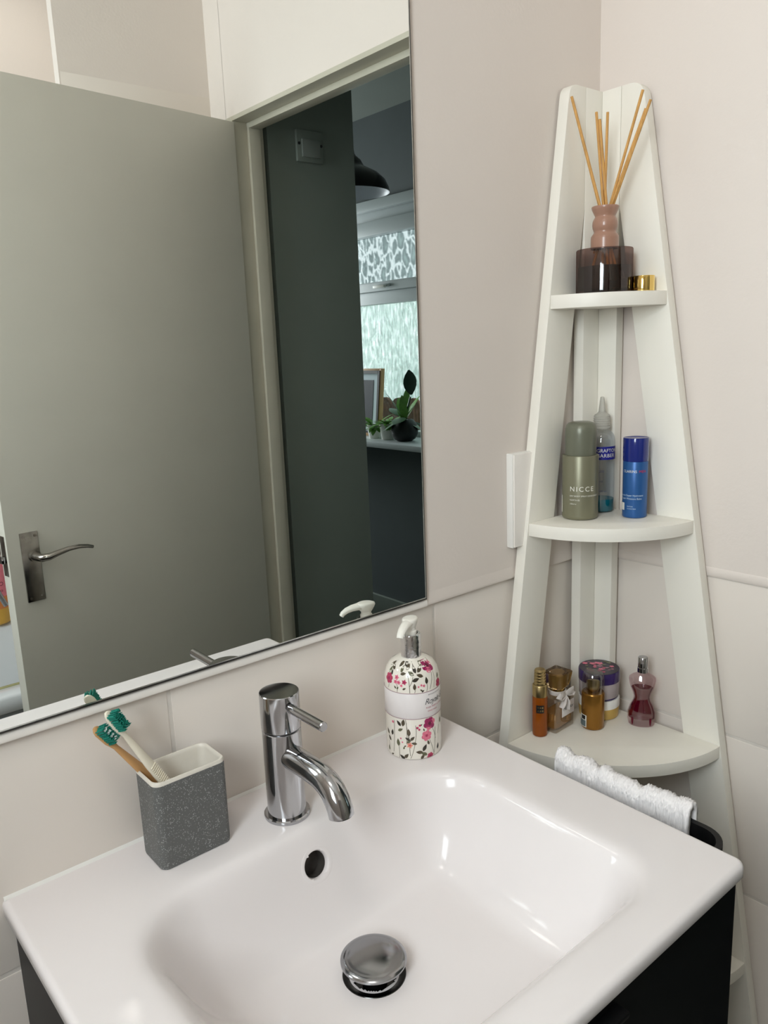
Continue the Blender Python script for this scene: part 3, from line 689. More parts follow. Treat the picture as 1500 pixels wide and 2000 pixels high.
def dispenser():
    t = thing('soap_dispenser', 'white pump soap bottle printed with pink flowers and dark leaves beside the tap', 'soap dispenser', (0.513, -0.0595, 0.0))
    T0 = R(-131.4)
    body = obj('bottle', lathe(SBP + [(0.0, 0.1332)], 72), 'soap_white', t, angle=40)
    parts = []
    def emit(vs, fs, ink, th, z, lift=0.0):
        # vs are millimetres around (th, z) on the unrolled bottle
        out = []
        for x, y in vs:
            zz = z + y / 1000
            if 0.0575 < zz < 0.0950: zz = 0.0575 if zz < 0.0765 else 0.0950
            zz = max(0.0012, min(0.1315, zz)); r = sb_r(zz) + 0.00012 + lift
            a = T0 + th + (x / 1000) / max(sb_r(z), 0.02)
            out.append((r * math.cos(a), r * math.sin(a), zz))
        parts.append((out, fs, INKL.index(ink)))
    def leaf(th, z, s, ang, ink):
        n = 7; a = R(ang); L = s * 0.80; W = s * 0.38
        pts = [(-L, 0)]
        for k in range(1, n): x = -L + 2 * L * k / n; pts.append((x, W * math.sin(math.pi * (k / n) ** 0.8)))
        pts.append((L, 0))
        for k in range(n - 1, 0, -1): x = -L + 2 * L * k / n; pts.append((x, -W * math.sin(math.pi * (k / n) ** 0.8)))
        vs = [(x * math.cos(a) - y * math.sin(a), x * math.sin(a) + y * math.cos(a)) for x, y in pts]
        m = len(vs); vs.append((0, 0))
        emit(vs, [(i, (i + 1) % m, m) for i in range(m)], ink, th, z, 0.00006)
    def blob(th, z, r, ink, n=12, ph=0.0, lobes=0, amp=0.0, dx=0, dy=0, lift=0.0):
        vs = [(dx + r * (1 + amp * math.cos(lobes * 2 * math.pi * k / n + ph)) * math.cos(2 * math.pi * k / n), dy + r * (1 + amp * math.cos(lobes * 2 * math.pi * k / n + ph)) * math.sin(2 * math.pi * k / n)) for k in range(n)]
        vs.append((dx, dy)); emit(vs, [(i, (i + 1) % n, n) for i in range(n)], ink, th, z, lift)
    def stem(t0, z0, t1, z1, w=0.34, ink='stem'):
        n = 8; vs = []; dth = t1 - t0
        for k in range(n + 1):
            f = k / n; bow = math.sin(math.pi * f) * 0.8
            for s in (-1, 1): vs.append((dth * f * 37.2 + bow + s * w, (z1 - z0) * 1000 * f))
        emit(vs, [(2 * k, 2 * k + 1, 2 * k + 3, 2 * k + 2) for k in range(n)], ink, t0, z0, 0.0)
    def flower(kind, th, z, r, col):
        main = {'M': 'magenta', 'R': 'red', 'P': 'pink', 'O': 'orange'}[col]; inner = {'M': 'dark', 'R': 'magenta', 'P': 'red', 'O': 'red'}[col]
        r *= 1.3
        if kind == 'F':
            for k in range(6):
                a = R(60 * k + 15); blob(th, z, r * 0.42, main if k % 2 else ('pink' if col == 'M' and k in (0, 4) else main), 10, dx=r * 0.60 * math.cos(a), dy=r * 0.60 * math.sin(a), lift=0.00010)
            blob(th, z, r * 0.55, main, 14, lift=0.00014); blob(th, z, r * 0.26, inner, 10, lift=0.00018)
        else:
            blob(th, z, r * 0.8, main, 15, lobes=5, amp=0.35, lift=0.00010); blob(th, z, r * 0.25, inner, 8, lift=0.00014)
    def field(shift, flip):
        for a, za, b, zb in ST: stem(shift + flip * R(a), za / 1000, shift + flip * R(b), zb / 1000)
        for i, (th, z, s, ang) in enumerate(LF): leaf(shift + flip * R(th), z / 1000, s, ang if flip > 0 else 180 - ang, ('leaf', 'leaf_dark', 'leaf', 'leaf_green')[i % 4])
        for k, th, z, s, c in FL: flower(k, shift + flip * R(th), z / 1000, s, c)
    field(0.0, 1); field(math.pi, -1)
    geo = merge(parts)
    obj('floral_print', geo, [INK[k] for k in INKL], body, smooth=False)['kind'] = 'stuff'
    lr = lambda z: 0.0374
    band = obj('label_band', lathe([(0.03722, 0.0585), (0.0374, 0.0587), (0.0374, 0.0937), (0.03722, 0.0939)], 72), 'label_white', t, angle=60)
    for z in (0.0582, 0.0938):
        obj('label_edge', lathe([(0.0371, z), (0.03755, z), (0.03755, z + 0.0006), (0.0371, z + 0.0006)], 72), INK['dusk'], band)
    th = T0 + R(24)
    wrap_text([('Royale Garden', 0.0112, th, 0.0770, 'LEFT', 0.86, 0.35)], lr, 'script_lettering', INK['grey'], band)
    wrap_text([('ROSE, POPPY & VANILLA', 0.0029, th + 0.06, 0.0712, 'LEFT', 1.1, 0.0), ('HAND WASH', 0.0026, th + 0.12, 0.0663, 'LEFT', 1.1, 0.0)], lr, 'pink_lettering', INK['red'], band)
    wrap_text([('BAYLIS & HARDING', 0.0024, th + 0.16, 0.0890, 'LEFT', 1.1, 0.0)], lr, 'maker_lettering', INK['grey'], band)
    obj('collar', lathe([(0.0128, 0.1325), (0.0136, 0.1330), (0.0136, 0.1625), (0.0130, 0.1638), (0.0098, 0.1642), (0.0098, 0.160)], 48), 'silver_cap', t)
    pump = obj('pump_stem', lathe([(0.0085, 0.158), (0.0085, 0.1675), (0.0072, 0.1690), (0.0072, 0.1760), (0.0, 0.1762)], 32), 'pump_white', t)
    # pump head: rounded thumb pad that runs out into a drooping nozzle, turned towards the room
    h = obj('pump_head', loft([[(a * math.cos(2 * math.pi * k / 20) , b * math.sin(2 * math.pi * k / 20), z) for k in range(20)] for a, b, z in ((0.0068, 0.0062, 0.1715), (0.0088, 0.0078, 0.1735), (0.0120, 0.0095, 0.1790), (0.0134, 0.0102, 0.1822), (0.0130, 0.0100, 0.1842), (0.0105, 0.0085, 0.1852), (0.0060, 0.0050, 0.1855))]), 'pump_white', t, angle=60)
    noz = obj('nozzle', sweep([(-0.004, 0, 0.1800), (-0.012, 0, 0.1800), (-0.020, 0, 0.1788), (-0.028, 0, 0.1760), (-0.0335, 0, 0.1722), (-0.0355, 0, 0.1690)], [0.0066, 0.0062, 0.0056, 0.0050, 0.0044, 0.0040], 16, flat=(1.15, 0.8)), 'pump_white', h, angle=60)
    h.rotation_euler = (0, 0, R(26))
dispenser()

# ================================================================== white corner shelf unit
CX, CY = 0.966, -0.028            # inner corner of the unit
def lx(z): return 0.8868 - 0.1492 * (0.8952 - z)                 # left panel, front edge
def lxi(z): return min(0.9255, 0.9031 + 0.1505 * (z - 0.580))    # left panel, edge towards the corner
def ry(z): return -0.0981 - 0.1668 * (0.8954 - z)
def ryi(z): return min(-0.0620, -0.0877 - 0.1690 * (0.5804 - z))
t = thing('corner_shelf', 'tall white corner shelf unit with tapering sides and quarter round shelves', 'shelf unit', (CX, CY, FLOOR))
def rel(lst): return [(a - CX, z - FLOOR) for a, z in lst]
def corner(p, q, s, r=0.016, n=6):
    # rounded top corner at q between the slanted edge (from p) and the flat top (towards s)
    p, q, s = Vector(p), Vector(q), Vector(s)
    a, b = q + (p - q).normalized() * r, q + (s - q).normalized() * r
    return [tuple(a * (1 - k / n) ** 2 + q * 2 * (k / n) * (1 - k / n) + b * (k / n) ** 2) for k in range(n + 1)]
TOP = 0.9005
zi = 0.580 + (0.9255 - 0.9031) / 0.1505
pl = [(lx(FLOOR), FLOOR)] + corner((lx(0), 0), (lx(TOP), TOP), (0.9255, TOP), 0.017) + [(0.9255, TOP), (0.9255, zi), (lxi(FLOOR), FLOOR)]
obj('side_panel', prism([(x - CX, z - FLOOR) for x, z in pl], 'y', 0.0, 0.018, 0.0008), 'shelf', t)
zj = 0.5804 - (0.0877 - 0.0620) / 0.1690 * -1
pr = [(ry(FLOOR), FLOOR)] + corner((ry(0), 0), (ry(TOP), TOP), (-0.0620, TOP), 0.022) + [(-0.0620, TOP), (-0.0620, 0.5804 + (0.0877 - 0.0620) / 0.1690), (ryi(FLOOR), FLOOR)]
obj('side_panel', prism([(y - CY, z - FLOOR) for y, z in pr], 'x', 0.0, 0.018, 0.0008), 'shelf', t)
obj('corner_strip', box(0.9262 - CX, 0.018, 0.0, 0.018, 0, TOP - FLOOR, 0.0007), 'shelf', t)
obj('corner_strip', box(0.0, 0.018, -0.0613 - CY, -0.0003, 0, TOP - FLOOR, 0.0007), 'shelf', t)
SH = {}
for z in (0.6002, 0.2588, -0.0920, -0.4440, -0.800):
    ra, rb = CX - lx(z) + 0.000, CY - ry(z)
    n = 28; ex = 2 / 1.92
    arc = [(-ra * math.cos(R(90 * k / n)) ** ex, -rb * max(0, math.sin(R(90 * k / n))) ** ex) for k in range(n + 1)]
    pts = [(-0.0004, -0.0004)] + [(min(x, -0.0004), min(y, -0.0004)) for x, y in arc]
    obj('shelf', prism(pts, 'z', z - 0.020 - FLOOR, z - FLOOR, 0.0008), 'shelf', t, angle=40)

# ================================================================== things on the shelves
Z1, Z2, Z3 = 0.6002 + 0.0002, 0.2588 + 0.0002, -0.0920 + 0.0002
def facing(x, y): return math.atan2(-0.8049 - y, -0.1439 - x)     # angle of a bottle's side that looks into the room
# ---- reed diffuser
M['smoked_glass'] = thin_glass('smoked_plum_glass', (0.50, 0.38, 0.35), gloss=0.09)
M['diffuser_oil'] = mat('dark_diffuser_oil', rgb(70, 44, 34), 0.1, trans=0.6, ior=1.4, var=0.05, vscale=20)
M['neck_clay'] = mat('dusty_rose_ceramic', rgb(166, 126, 106), 0.3, coat=0.3, var=0.03, vscale=30)
M['reed'] = mat('honey_reed', rgb(206, 156, 88), 0.6, var=0.15, vscale=60, stretch=(6, 6, 0.6))
M['gold'] = mat('polished_gold', (0.86, 0.62, 0.20), 0.08, 1.0, rvar=0.04, vscale=30)
dx, dy = 0.9140, -0.0730
t = thing('reed_diffuser', 'smoked glass reed diffuser with a wavy rose neck on the top shelf', 'diffuser', (dx, dy, Z1))
obj('glass_body', lathe([(0.0, 0.0), (0.0395, 0.0), (0.0412, 0.0015), (0.0414, 0.004), (0.0414, 0.0625), (0.0405, 0.0640), (0.0140, 0.0640)], 72), 'smoked_glass', t, angle=40)
obj('oil', lathe([(0.0, 0.0048), (0.0370, 0.0048), (0.0388, 0.0062), (0.0388, 0.0390), (0.0, 0.0390)], 64), 'diffuser_oil', t, angle=40)
obj('ceramic_neck', lathe([(0.0118, 0.0645), (0.0205, 0.0645), (0.0205, 0.0791), (0.02, 0.0826), (0.0172, 0.0863), (0.016, 0.0884), (0.0165, 0.0905), (0.018, 0.0942), (0.0185, 0.0983), (0.0182, 0.1029), (0.017, 0.1064), (0.015, 0.1094), (0.0148, 0.1111), (0.0165, 0.1146), (0.019, 0.1198), (0.02, 0.1233), (0.0196, 0.1247), (0.0165, 0.1245), (0.012, 0.1152), (0.0118, 0.0645)], 64), 'neck_clay', t, angle=50)
# reeds: tip (x, y, z) in the room; all stand in the neck
tips = [(-0.0288, 0.0410, 0.2800), (-0.0320, 0.0350, 0.2680), (-0.0003, 0.0180, 0.2579), (-0.0024, 0.0105, 0.2462), (0.0006, -0.0008, 0.2537), (0.0025, -0.0563, 0.2703), (-0.0042, -0.0730, 0.2528), (-0.0010, -0.0640, 0.2440)]
roots = [(-0.004, 0.006), (-0.007, 0.003), (-0.003, 0.001), (-0.001, -0.003), (0.002, 0.003), (0.004, -0.004), (0.006, -0.007), (0.002, -0.007)]
words = ['leftmost reed of the diffuser, leaning towards the mirror', 'second reed from the left in the diffuser, just below the leftmost', 'taller left one of the upright middle reeds in the diffuser',
         'shorter thick looking upright reed in the middle of the diffuser', 'right one of the upright middle reeds in the diffuser', 'tallest reed of the diffuser, leaning right', 'rightmost reed of the diffuser, leaning to the right wall', 'shorter reed leaning right below the rightmost ones']
for (x, y, z), (rx, ry_), wd in zip(tips, roots, words):
    r0 = Vector((rx, ry_, 0.121))
    tip = Vector((x, y, z)); d = (tip - r0).normalized(); foot = r0 - d * min(0.104, 0.028 / max(0.001, math.hypot(d.x, d.y)))
    o = obj('reed_stick', sweep([foot, r0, tip], 0.0020, 10), 'reed', angle=60, loc=(dx, dy, Z1))
    tag(o, 'honey coloured ' + wd, 'reed', 'reeds in the diffuser')
# ---- gold cap
t = thing('bottle_cap', 'small polished gold cap lying beside the diffuser on the top shelf', 'cap', (0.9465, -0.1190, Z1))
obj('cap_shell', lathe([(0.0150, 0.0), (0.0163, 0.0004), (0.0165, 0.0015), (0.0165, 0.0215), (0.0160, 0.0225), (0.0, 0.0226)], 48), 'gold', t, angle=40)
obj('cap_lining', lathe([(0.0150, 0.0), (0.0148, 0.004), (0.0, 0.004)], 48), 'gold', t, angle=40)

# ---- olive deodorant can
M['olive'] = mat('olive_satin_metal', rgb(128, 126, 104), 0.36, 0.35, var=0.02, vscale=20)
M['olive_cap'] = mat('olive_satin_cap', rgb(114, 116, 100), 0.33, 0.2, var=0.02, vscale=20)
M['print_white'] = mat('white_print', rgb(232, 230, 220), 0.5, var=0.01, vscale=50)
M['print_black'] = mat('black_print', rgb(22, 22, 24), 0.5, var=0.01, vscale=50)
cx, cy = 0.8773, -0.0610
t = thing('deodorant_can', 'olive green spray can with a domed cap and white lettering on the middle shelf', 'spray can', (cx, cy, Z2))
obj('can_body', lathe([(0.0, 0.0008), (0.0240, 0.0), (0.0262, 0.0008), (0.0276, 0.0030), (0.0277, 0.0060), (0.0277, 0.0985), (0.0270, 0.1000), (0.0258, 0.1003), (0.0240, 0.1003)], 64), 'olive', t, angle=40)
obj('cap', lathe([(0.0236, 0.1003), (0.0238, 0.1015), (0.0240, 0.1330), (0.0236, 0.1400), (0.0220, 0.1455), (0.0190, 0.1492), (0.0140, 0.1510), (0.0, 0.1514)], 64), 'olive_cap', t, angle=50)
f0 = facing(cx, cy)
wrap_text([('NICCE', 0.0106, f0 - R(34), 0.0460, 'LEFT', 1.32, 0), ('DRY BODY SPRAY DEODORANT', 0.0033, f0 - R(34), 0.0375, 'LEFT', 1.0, 0), ('NORTH 02', 0.0033, f0 - R(34), 0.0312, 'LEFT', 1.0, 0), ('150ml e', 0.0033, f0 - R(34), 0.0252, 'LEFT', 1.0, 0)], 0.0277, 'lettering', 'print_white', t)
def patch(rad, th0, th1, z0, z1, off=0.0003, n=10):
    vs = []
    for k in range(n + 1):
        a = th0 + (th1 - th0) * k / n
        for z in (z0, z1): vs.append(((rad + off) * math.cos(a), (rad + off) * math.sin(a), z))
    return vs, [(2 * k, 2 * k + 2, 2 * k + 3, 2 * k + 1) for k in range(n)]
obj('barcode_label', patch(0.0277, f0 - R(100), f0 - R(72), 0.010, 0.037), 'print_white', t)

# ---- clear squeeze bottle with blue liquid
M['clear_plastic'] = thin_glass('clear_bottle_plastic', (0.86, 0.88, 0.90), gloss=0.12)
M['blue_liquid'] = mat('turquoise_liquid', rgb(24, 142, 160), 0.1, trans=0.45, ior=1.2, var=0.03, vscale=20)
M['label_blue'] = mat('deep_blue_label', rgb(34, 36, 134), 0.4, var=0.03, vscale=40)
cx, cy = 0.9400, -0.0555
f0 = facing(cx, cy)
t = thing('squeeze_bottle', 'clear nozzle bottle with a little turquoise liquid behind the olive can', 'bottle', (cx, cy, Z2))
obj('bottle_shell', lathe([(0.0, 0.0), (0.0190, 0.0), (0.0208, 0.0012), (0.0214, 0.0040), (0.0214, 0.1120), (0.0206, 0.1200), (0.0180, 0.1262), (0.0140, 0.1298), (0.0112, 0.1310), (0.0112, 0.1345)], 56), 'clear_plastic', t, angle=50)
obj('liquid', lathe([(0.0, 0.0016), (0.0188, 0.0016), (0.0204, 0.0040), (0.0204, 0.0210), (0.0, 0.0210)], 48), 'blue_liquid', t, angle=40)
M['cloudy'] = mat('cloudy_nozzle_plastic', rgb(214, 212, 204), 0.3, trans=0.55, ior=1.2, var=0.02, vscale=30)
nz = [(0.0125, 0.1335), (0.0132, 0.1345)]
for k in range(5): nz += [(0.0132, 0.1365 + k * 0.0036), (0.0124, 0.1375 + k * 0.0036), (0.0124, 0.1385 + k * 0.0036), (0.0130, 0.1395 + k * 0.0036)]
nz += [(0.0118, 0.1560), (0.0080, 0.1585), (0.0058, 0.1610), (0.0030, 0.1835), (0.0016, 0.1845), (0.0, 0.1845)]
obj('nozzle', lathe(nz, 40), 'cloudy', t, angle=30)
lb = obj('label', patch(0.0214, f0 - R(70), f0 + R(80), 0.0860, 0.1070, 0.0004, 24), 'label_blue', t)
wrap_text([('GRAFTON', 0.0078, f0 - R(20), 0.0982, 'LEFT', 0.98, 0), ('BARBER', 0.0082, f0 - R(18), 0.0900, 'LEFT', 1.06, 0)], 0.0219, 'lettering', 'print_white', lb)
M['dial'] = mat('faint_scale_print', rgb(90, 92, 130), 0.6, var=0.02, vscale=40)
wrap_text([('200', 0.005, f0 - R(8), 0.0660, 'LEFT', 1, 0), ('150', 0.004, f0 - R(8), 0.0500, 'LEFT', 1, 0), ('100 ml', 0.004, f0 - R(8), 0.0340, 'LEFT', 1, 0)], 0.0215, 'scale_print', 'dial', t)

# ---- blue pump bottle
M['blue_body'] = mat('metallic_blue_bottle', rgb(44, 92, 152), 0.34, 0.25, var=0.02, vscale=15)
M['blue_cap'] = mat('deep_blue_cap', rgb(24, 40, 118), 0.12, coat=0.5, var=0.03, vscale=15)
M['print_red'] = mat('red_print', rgb(196, 34, 46), 0.5, var=0.01, vscale=50)
M['print_pale'] = mat('pale_blue_print', rgb(186, 208, 226), 0.5, var=0.01, vscale=50)
cx, cy = 0.9365, -0.1205
f0 = facing(cx, cy)
t = thing('balm_bottle', 'blue cylindrical balm bottle with a dark blue cap on the middle shelf', 'bottle', (cx, cy, Z2))
obj('bottle_body', lathe([(0.0, 0.0), (0.0172, 0.0), (0.0182, 0.0008), (0.0186, 0.0025), (0.0188, 0.0870), (0.0184, 0.0880)], 56), 'blue_body', t, angle=40)
obj('cap', lathe([(0.0184, 0.0880), (0.0190, 0.0884), (0.0192, 0.0895), (0.0193, 0.1230), (0.0190, 0.1242), (0.0182, 0.1240), (0.0172, 0.1232), (0.0, 0.1230)], 56), 'blue_cap', t, angle=40)
wrap_text([('CLARINS', 0.0056, f0 - R(62), 0.0715, 'LEFT', 1.05, 0)], 0.0188, 'maker_lettering', 'print_white', t)
wrap_text([('MEN', 0.0056, f0 + R(16), 0.0715, 'LEFT', 1.1, 0)], 0.0188, 'red_lettering', 'print_red', t)
wrap_text([('Baume Super Hydratant', 0.0042, f0 - R(78), 0.0345, 'LEFT', 0.95, 0), ('Super Moisture Balm', 0.0042, f0 - R(70), 0.0295, 'LEFT', 0.95, 0), ('hydrate', 0.0030, f0 - R(36), 0.0178, 'LEFT', 1, 0), ('moisturises', 0.0030, f0 - R(36), 0.0142, 'LEFT', 1, 0)], 0.0188, 'pale_lettering', 'print_pale', t)
obj('price_sticker', patch(0.0188, f0 - R(105), f0 - R(52), 0.0118, 0.0235), 'print_white', t)

# ---- amber spray
M['amber'] = mat('amber_oil_plastic', rgb(168, 88, 24), 0.16, trans=0.35, ior=1.35, var=0.06, vscale=30)
M['brushed_gold'] = mat('brushed_gold', (0.50, 0.38, 0.18), 0.32, 1.0, rvar=0.08, vscale=40)
cx, cy = 0.7995, -0.0445
f0 = facing(cx, cy)
t = thing('oil_spray', 'slim amber oil spray with a ridged gold top, leftmost on the lower shelf', 'spray bottle', (cx, cy, Z3))
obj('amber_body', lathe([(0.0, 0.0), (0.0100, 0.0), (0.0116, 0.0010), (0.0122, 0.0040), (0.0122, 0.0660), (0.0118, 0.0680)], 40), 'amber', t, angle=40)
obj('gold_collar', lathe([(0.0119, 0.0680), (0.0119, 0.0865), (0.0112, 0.0875), (0.0104, 0.0878)], 40), 'brushed_gold', t, angle=40)
prof = [(0.0100, 0.0875)]
for k in range(5): prof += [(0.0098 - 0.0002 * k, 0.0885 + 0.0048 * k), (0.0098 - 0.0002 * k, 0.0912 + 0.0048 * k), (0.0092 - 0.0002 * k, 0.0918 + 0.0048 * k), (0.0092 - 0.0002 * k, 0.0928 + 0.0048 * k)]
obj('spray_top', lathe(prof + [(0.0076, 0.1128), (0.0, 0.1130)], 40), 'brushed_gold', t, angle=40)
lb = obj('square_label', patch(0.0122, f0 - R(28), f0 + R(32), 0.0420, 0.0555), 'print_black', t)
for a in (-12, 4, 20):
    obj('label_glyph', patch(0.0123, f0 + R(a - 5), f0 + R(a + 5), 0.0445, 0.0475, 0.0004, 3), 'brushed_gold', lb); obj('label_glyph', patch(0.0123, f0 + R(a - 5), f0 + R(a + 5), 0.0500, 0.0530, 0.0004, 3), 'brushed_gold', lb)

# ---- square perfume bottle with ribbon
M['bottle_glass'] = thin_glass('clear_perfume_glass', (0.90, 0.87, 0.83), gloss=0.14)
M['perfume'] = mat('pale_amber_perfume', rgb(214, 168, 100), 0.08, trans=0.7, ior=1.33, var=0.02, vscale=20)
M['cap_glass'] = coloured_glass('amber_faceted_cap', (0.90, 0.70, 0.46), 0.03, 1.35)
M['ribbon'] = mat('silver_ribbon', rgb(206, 198, 192), 0.4, var=0.04, vscale=60)
t = thing('perfume_bottle', 'square glass perfume bottle with an amber faceted cap and silver ribbon', 'perfume', (0.8410, -0.0470, Z3), R(3))
w, d = 0.052, 0.032
def rb(sx, sy, r, z): return [(x, y, z) for x, y in rrect(-sx / 2, sx / 2, -sy / 2, sy / 2, r, 4)]
obj('glass_block', loft([rb(w - 0.004, d - 0.004, 0.003, 0.0), rb(w, d, 0.004, 0.002), rb(w, d, 0.004, 0.054), rb(w - 0.004, d - 0.004, 0.004, 0.058), rb(0.026, 0.024, 0.008, 0.0615), rb(0.020, 0.020, 0.009, 0.064)]), 'bottle_glass', t, angle=30)
obj('perfume', loft([rb(w - 0.008, d - 0.008, 0.003, 0.006), rb(w - 0.006, d - 0.006, 0.003, 0.008), rb(w - 0.006, d - 0.006, 0.003, 0.0310)]), 'perfume', t, angle=30)
obj('neck_ring', lathe([(0.0100, 0.0635), (0.0115, 0.0640), (0.0115, 0.0690), (0.0095, 0.0700), (0.0, 0.0700)], 32), 'gold', t)
cp = obj('faceted_cap', loft([rb(0.026, 0.024, 0.007, 0.0702), rb(0.032, 0.030, 0.006, 0.0740), rb(0.037, 0.034, 0.004, 0.0900), rb(0.038, 0.035, 0.003, 0.0970), rb(0.034, 0.031, 0.003, 0.0985)]), 'cap_glass', t, smooth=False)
obj('inner_facets', loft([[(0.0125 * math.cos(2 * math.pi * k / 10), 0.0115 * math.sin(2 * math.pi * k / 10), z) for k in range(10)] for z in (0.0718, 0.0940)]), 'brushed_gold', cp, smooth=False)
# ribbon: band round the neck, a bow loop each side and a hanging tail
rbn = obj('ribbon_band', lathe([(0.0126, 0.0585), (0.0150, 0.0600), (0.0152, 0.0655), (0.0130, 0.0668)], 32), 'ribbon', t)
for s in (-1, 1):
    pts = [(0, -0.0150, 0.0615), (s * 0.008, -0.0185, 0.0655), (s * 0.017, -0.0190, 0.0660), (s * 0.021, -0.0180, 0.0615), (s * 0.016, -0.0175, 0.0570), (s * 0.006, -0.0165, 0.0590)]
    obj('bow_loop', sweep(pts, [0.003, 0.0042, 0.0045, 0.0042, 0.0038, 0.003], 10, flat=(0.3, 1.2)), 'ribbon', rbn)
    obj('ribbon_tail', sweep([(0, -0.0160, 0.0600), (s * 0.006 - 0.004, -0.0190, 0.0500), (s * 0.009 - 0.007, -0.0188, 0.0400 - 0.004 * s)], [0.0025, 0.0042, 0.0036], 10, flat=(1.2, 0.25)), 'ribbon', rbn)
lb = obj('paper_label', box(-0.010, 0.024, -0.0166, -0.0161, 0.0240, 0.0480, 0.0003), 'label_white', t)
vs, fs = text_polys('Miss Dior', 0.0078, 'CENTER', 0.3, 0.9)
obj('label_lettering', ([(x + 0.007, -0.0168, y + 0.0345) for x, y in vs], fs), INK['grey'], lb, smooth=False)

# ---- gold spray can with a clear cap
M['bronze'] = mat('bronze_gold_lacquer', rgb(150, 106, 44), 0.26, 0.7, var=0.06, vscale=18, stretch=(1, 1, 0.2))
M['cap_clear'] = thin_glass('clear_cap', (0.80, 0.80, 0.79), gloss=0.16)
cx, cy = 0.8830, -0.0870
f0 = facing(cx, cy)
t = thing('travel_spray_can', 'small gold spray can with a see through cap at the front of the lower shelf', 'spray can', (cx, cy, Z3))
obj('can_body', lathe([(0.0, 0.0006), (0.0160, 0.0), (0.0175, 0.0008), (0.0184, 0.0025), (0.0185, 0.0590), (0.0178, 0.0615), (0.0165, 0.0628), (0.0150, 0.0632), (0.0, 0.0634)], 48), 'bronze', t, angle=40)
obj('clear_cap', lathe([(0.0178, 0.0622), (0.0178, 0.0850), (0.0170, 0.0910), (0.0150, 0.0945), (0.0110, 0.0955), (0.0, 0.0955)], 48), 'cap_clear', t, angle=40)
obj('actuator', loft([[(0.0085 * s * math.cos(2 * math.pi * k / 24) , 0.0085 * s * math.sin(2 * math.pi * k / 24), z + sl * 0.0085 * s * math.cos(2 * math.pi * k / 24 - f0)) for k in range(24)] for s, z, sl in ((1.0, 0.0636, 0), (1.25, 0.0680, 0), (1.3, 0.0740, 0), (1.25, 0.0800, 0.55), (1.0, 0.0815, 0.55))]), 'brushed_gold', t, angle=40)
lb = obj('barcode_label', patch(0.0185, f0 - R(88), f0 - R(32), 0.0040, 0.0250), 'print_white', t)
M['label_teal'] = mat('grey_teal_print', rgb(92, 106, 108), 0.5, var=0.05, vscale=60)
obj('label_print', patch(0.0186, f0 - R(84), f0 - R(36), 0.0050, 0.0160, 0.0005), 'label_teal', lb)
obj('label_print', patch(0.0186, f0 - R(64), f0 - R(38), 0.0172, 0.0240, 0.0005), 'print_black', lb)

# ---- stacked pots
M['butter_yellow'] = mat('yellow_balm_pot', rgb(206, 170, 92), 0.3, var=0.1, vscale=40, trans=0.1)
M['purple'] = mat('deep_purple_lid', rgb(52, 34, 92), 0.25, coat=0.3, var=0.04, vscale=20)
M['frosted'] = mat('frosted_lilac_jar', rgb(196, 184, 184), 0.35, trans=0.25, ior=1.3, var=0.03, vscale=20)
cx, cy = 0.9310, -0.0650
t = thing('balm_pot', 'low yellow balm pot with a white lid under the purple jar', 'pot', (cx, cy, Z3))
obj('pot_body', lathe([(0.0, 0.0), (0.0305, 0.0), (0.0325, 0.0012), (0.0338, 0.0180), (0.0335, 0.0190)], 56), 'butter_yellow', t, angle=40)
obj('lid', lathe([(0.0335, 0.0188), (0.0340, 0.0192), (0.0341, 0.0325), (0.0332, 0.0340), (0.0, 0.0341)], 56), 'pot_white', t, angle=40)
t = thing('body_butter_jar', 'frosted jar with a flowered purple lid stacked on the yellow pot', 'jar', (cx - 0.0005, cy, Z3 + 0.0343))
obj('jar_body', lathe([(0.0318, 0.0030), (0.0326, 0.0045), (0.0332, 0.0285), (0.0328, 0.0295)], 56), 'frosted', t, angle=40)
obj('jar_base', lathe([(0.0, 0.0), (0.0300, 0.0), (0.0316, 0.0008), (0.0320, 0.0032)], 56), 'purple', t, angle=40)
ld = obj('lid', lathe([(0.0328, 0.0290), (0.0339, 0.0295), (0.0340, 0.0465), (0.0332, 0.0480), (0.0, 0.0482)], 56), 'purple', t, angle=40)
M['lid_print'] = mat('floral_lid_print', rgb(54, 46, 60), 0.3, var=0.3, vscale=60)
obj('lid_print_disc', lathe([(0.0328, 0.0481), (0.0328, 0.0485), (0.0, 0.0485)], 48), 'lid_print', ld)
rnd = random.Random(11); parts = []
for k in range(26):
    a, q = rnd.uniform(0, 6.28), 0.027 * math.sqrt(rnd.random()); r = rnd.uniform(0.0025, 0.0052); n = 14
    lob = rnd.choice((5, 6)); x0, y0 = q * math.cos(a), q * math.sin(a)
    pts = [(x0 + r * (1 + 0.3 * math.cos(lob * 6.283 * i / n)) * math.cos(6.283 * i / n), y0 + r * (1 + 0.3 * math.cos(lob * 6.283 * i / n)) * math.sin(6.283 * i / n), 0.0486 + 0.00002 * k) for i in range(n)] + [(x0, y0, 0.0486 + 0.00002 * k)]
    parts.append((pts, [(i, (i + 1) % n, n) for i in range(n)], rnd.choice((0, 0, 1, 2, 3))))
obj('lid_flowers', merge(parts), [INK['pink'], INK['leaf_green'], INK['dusk'], INK['red']], ld, smooth=False)

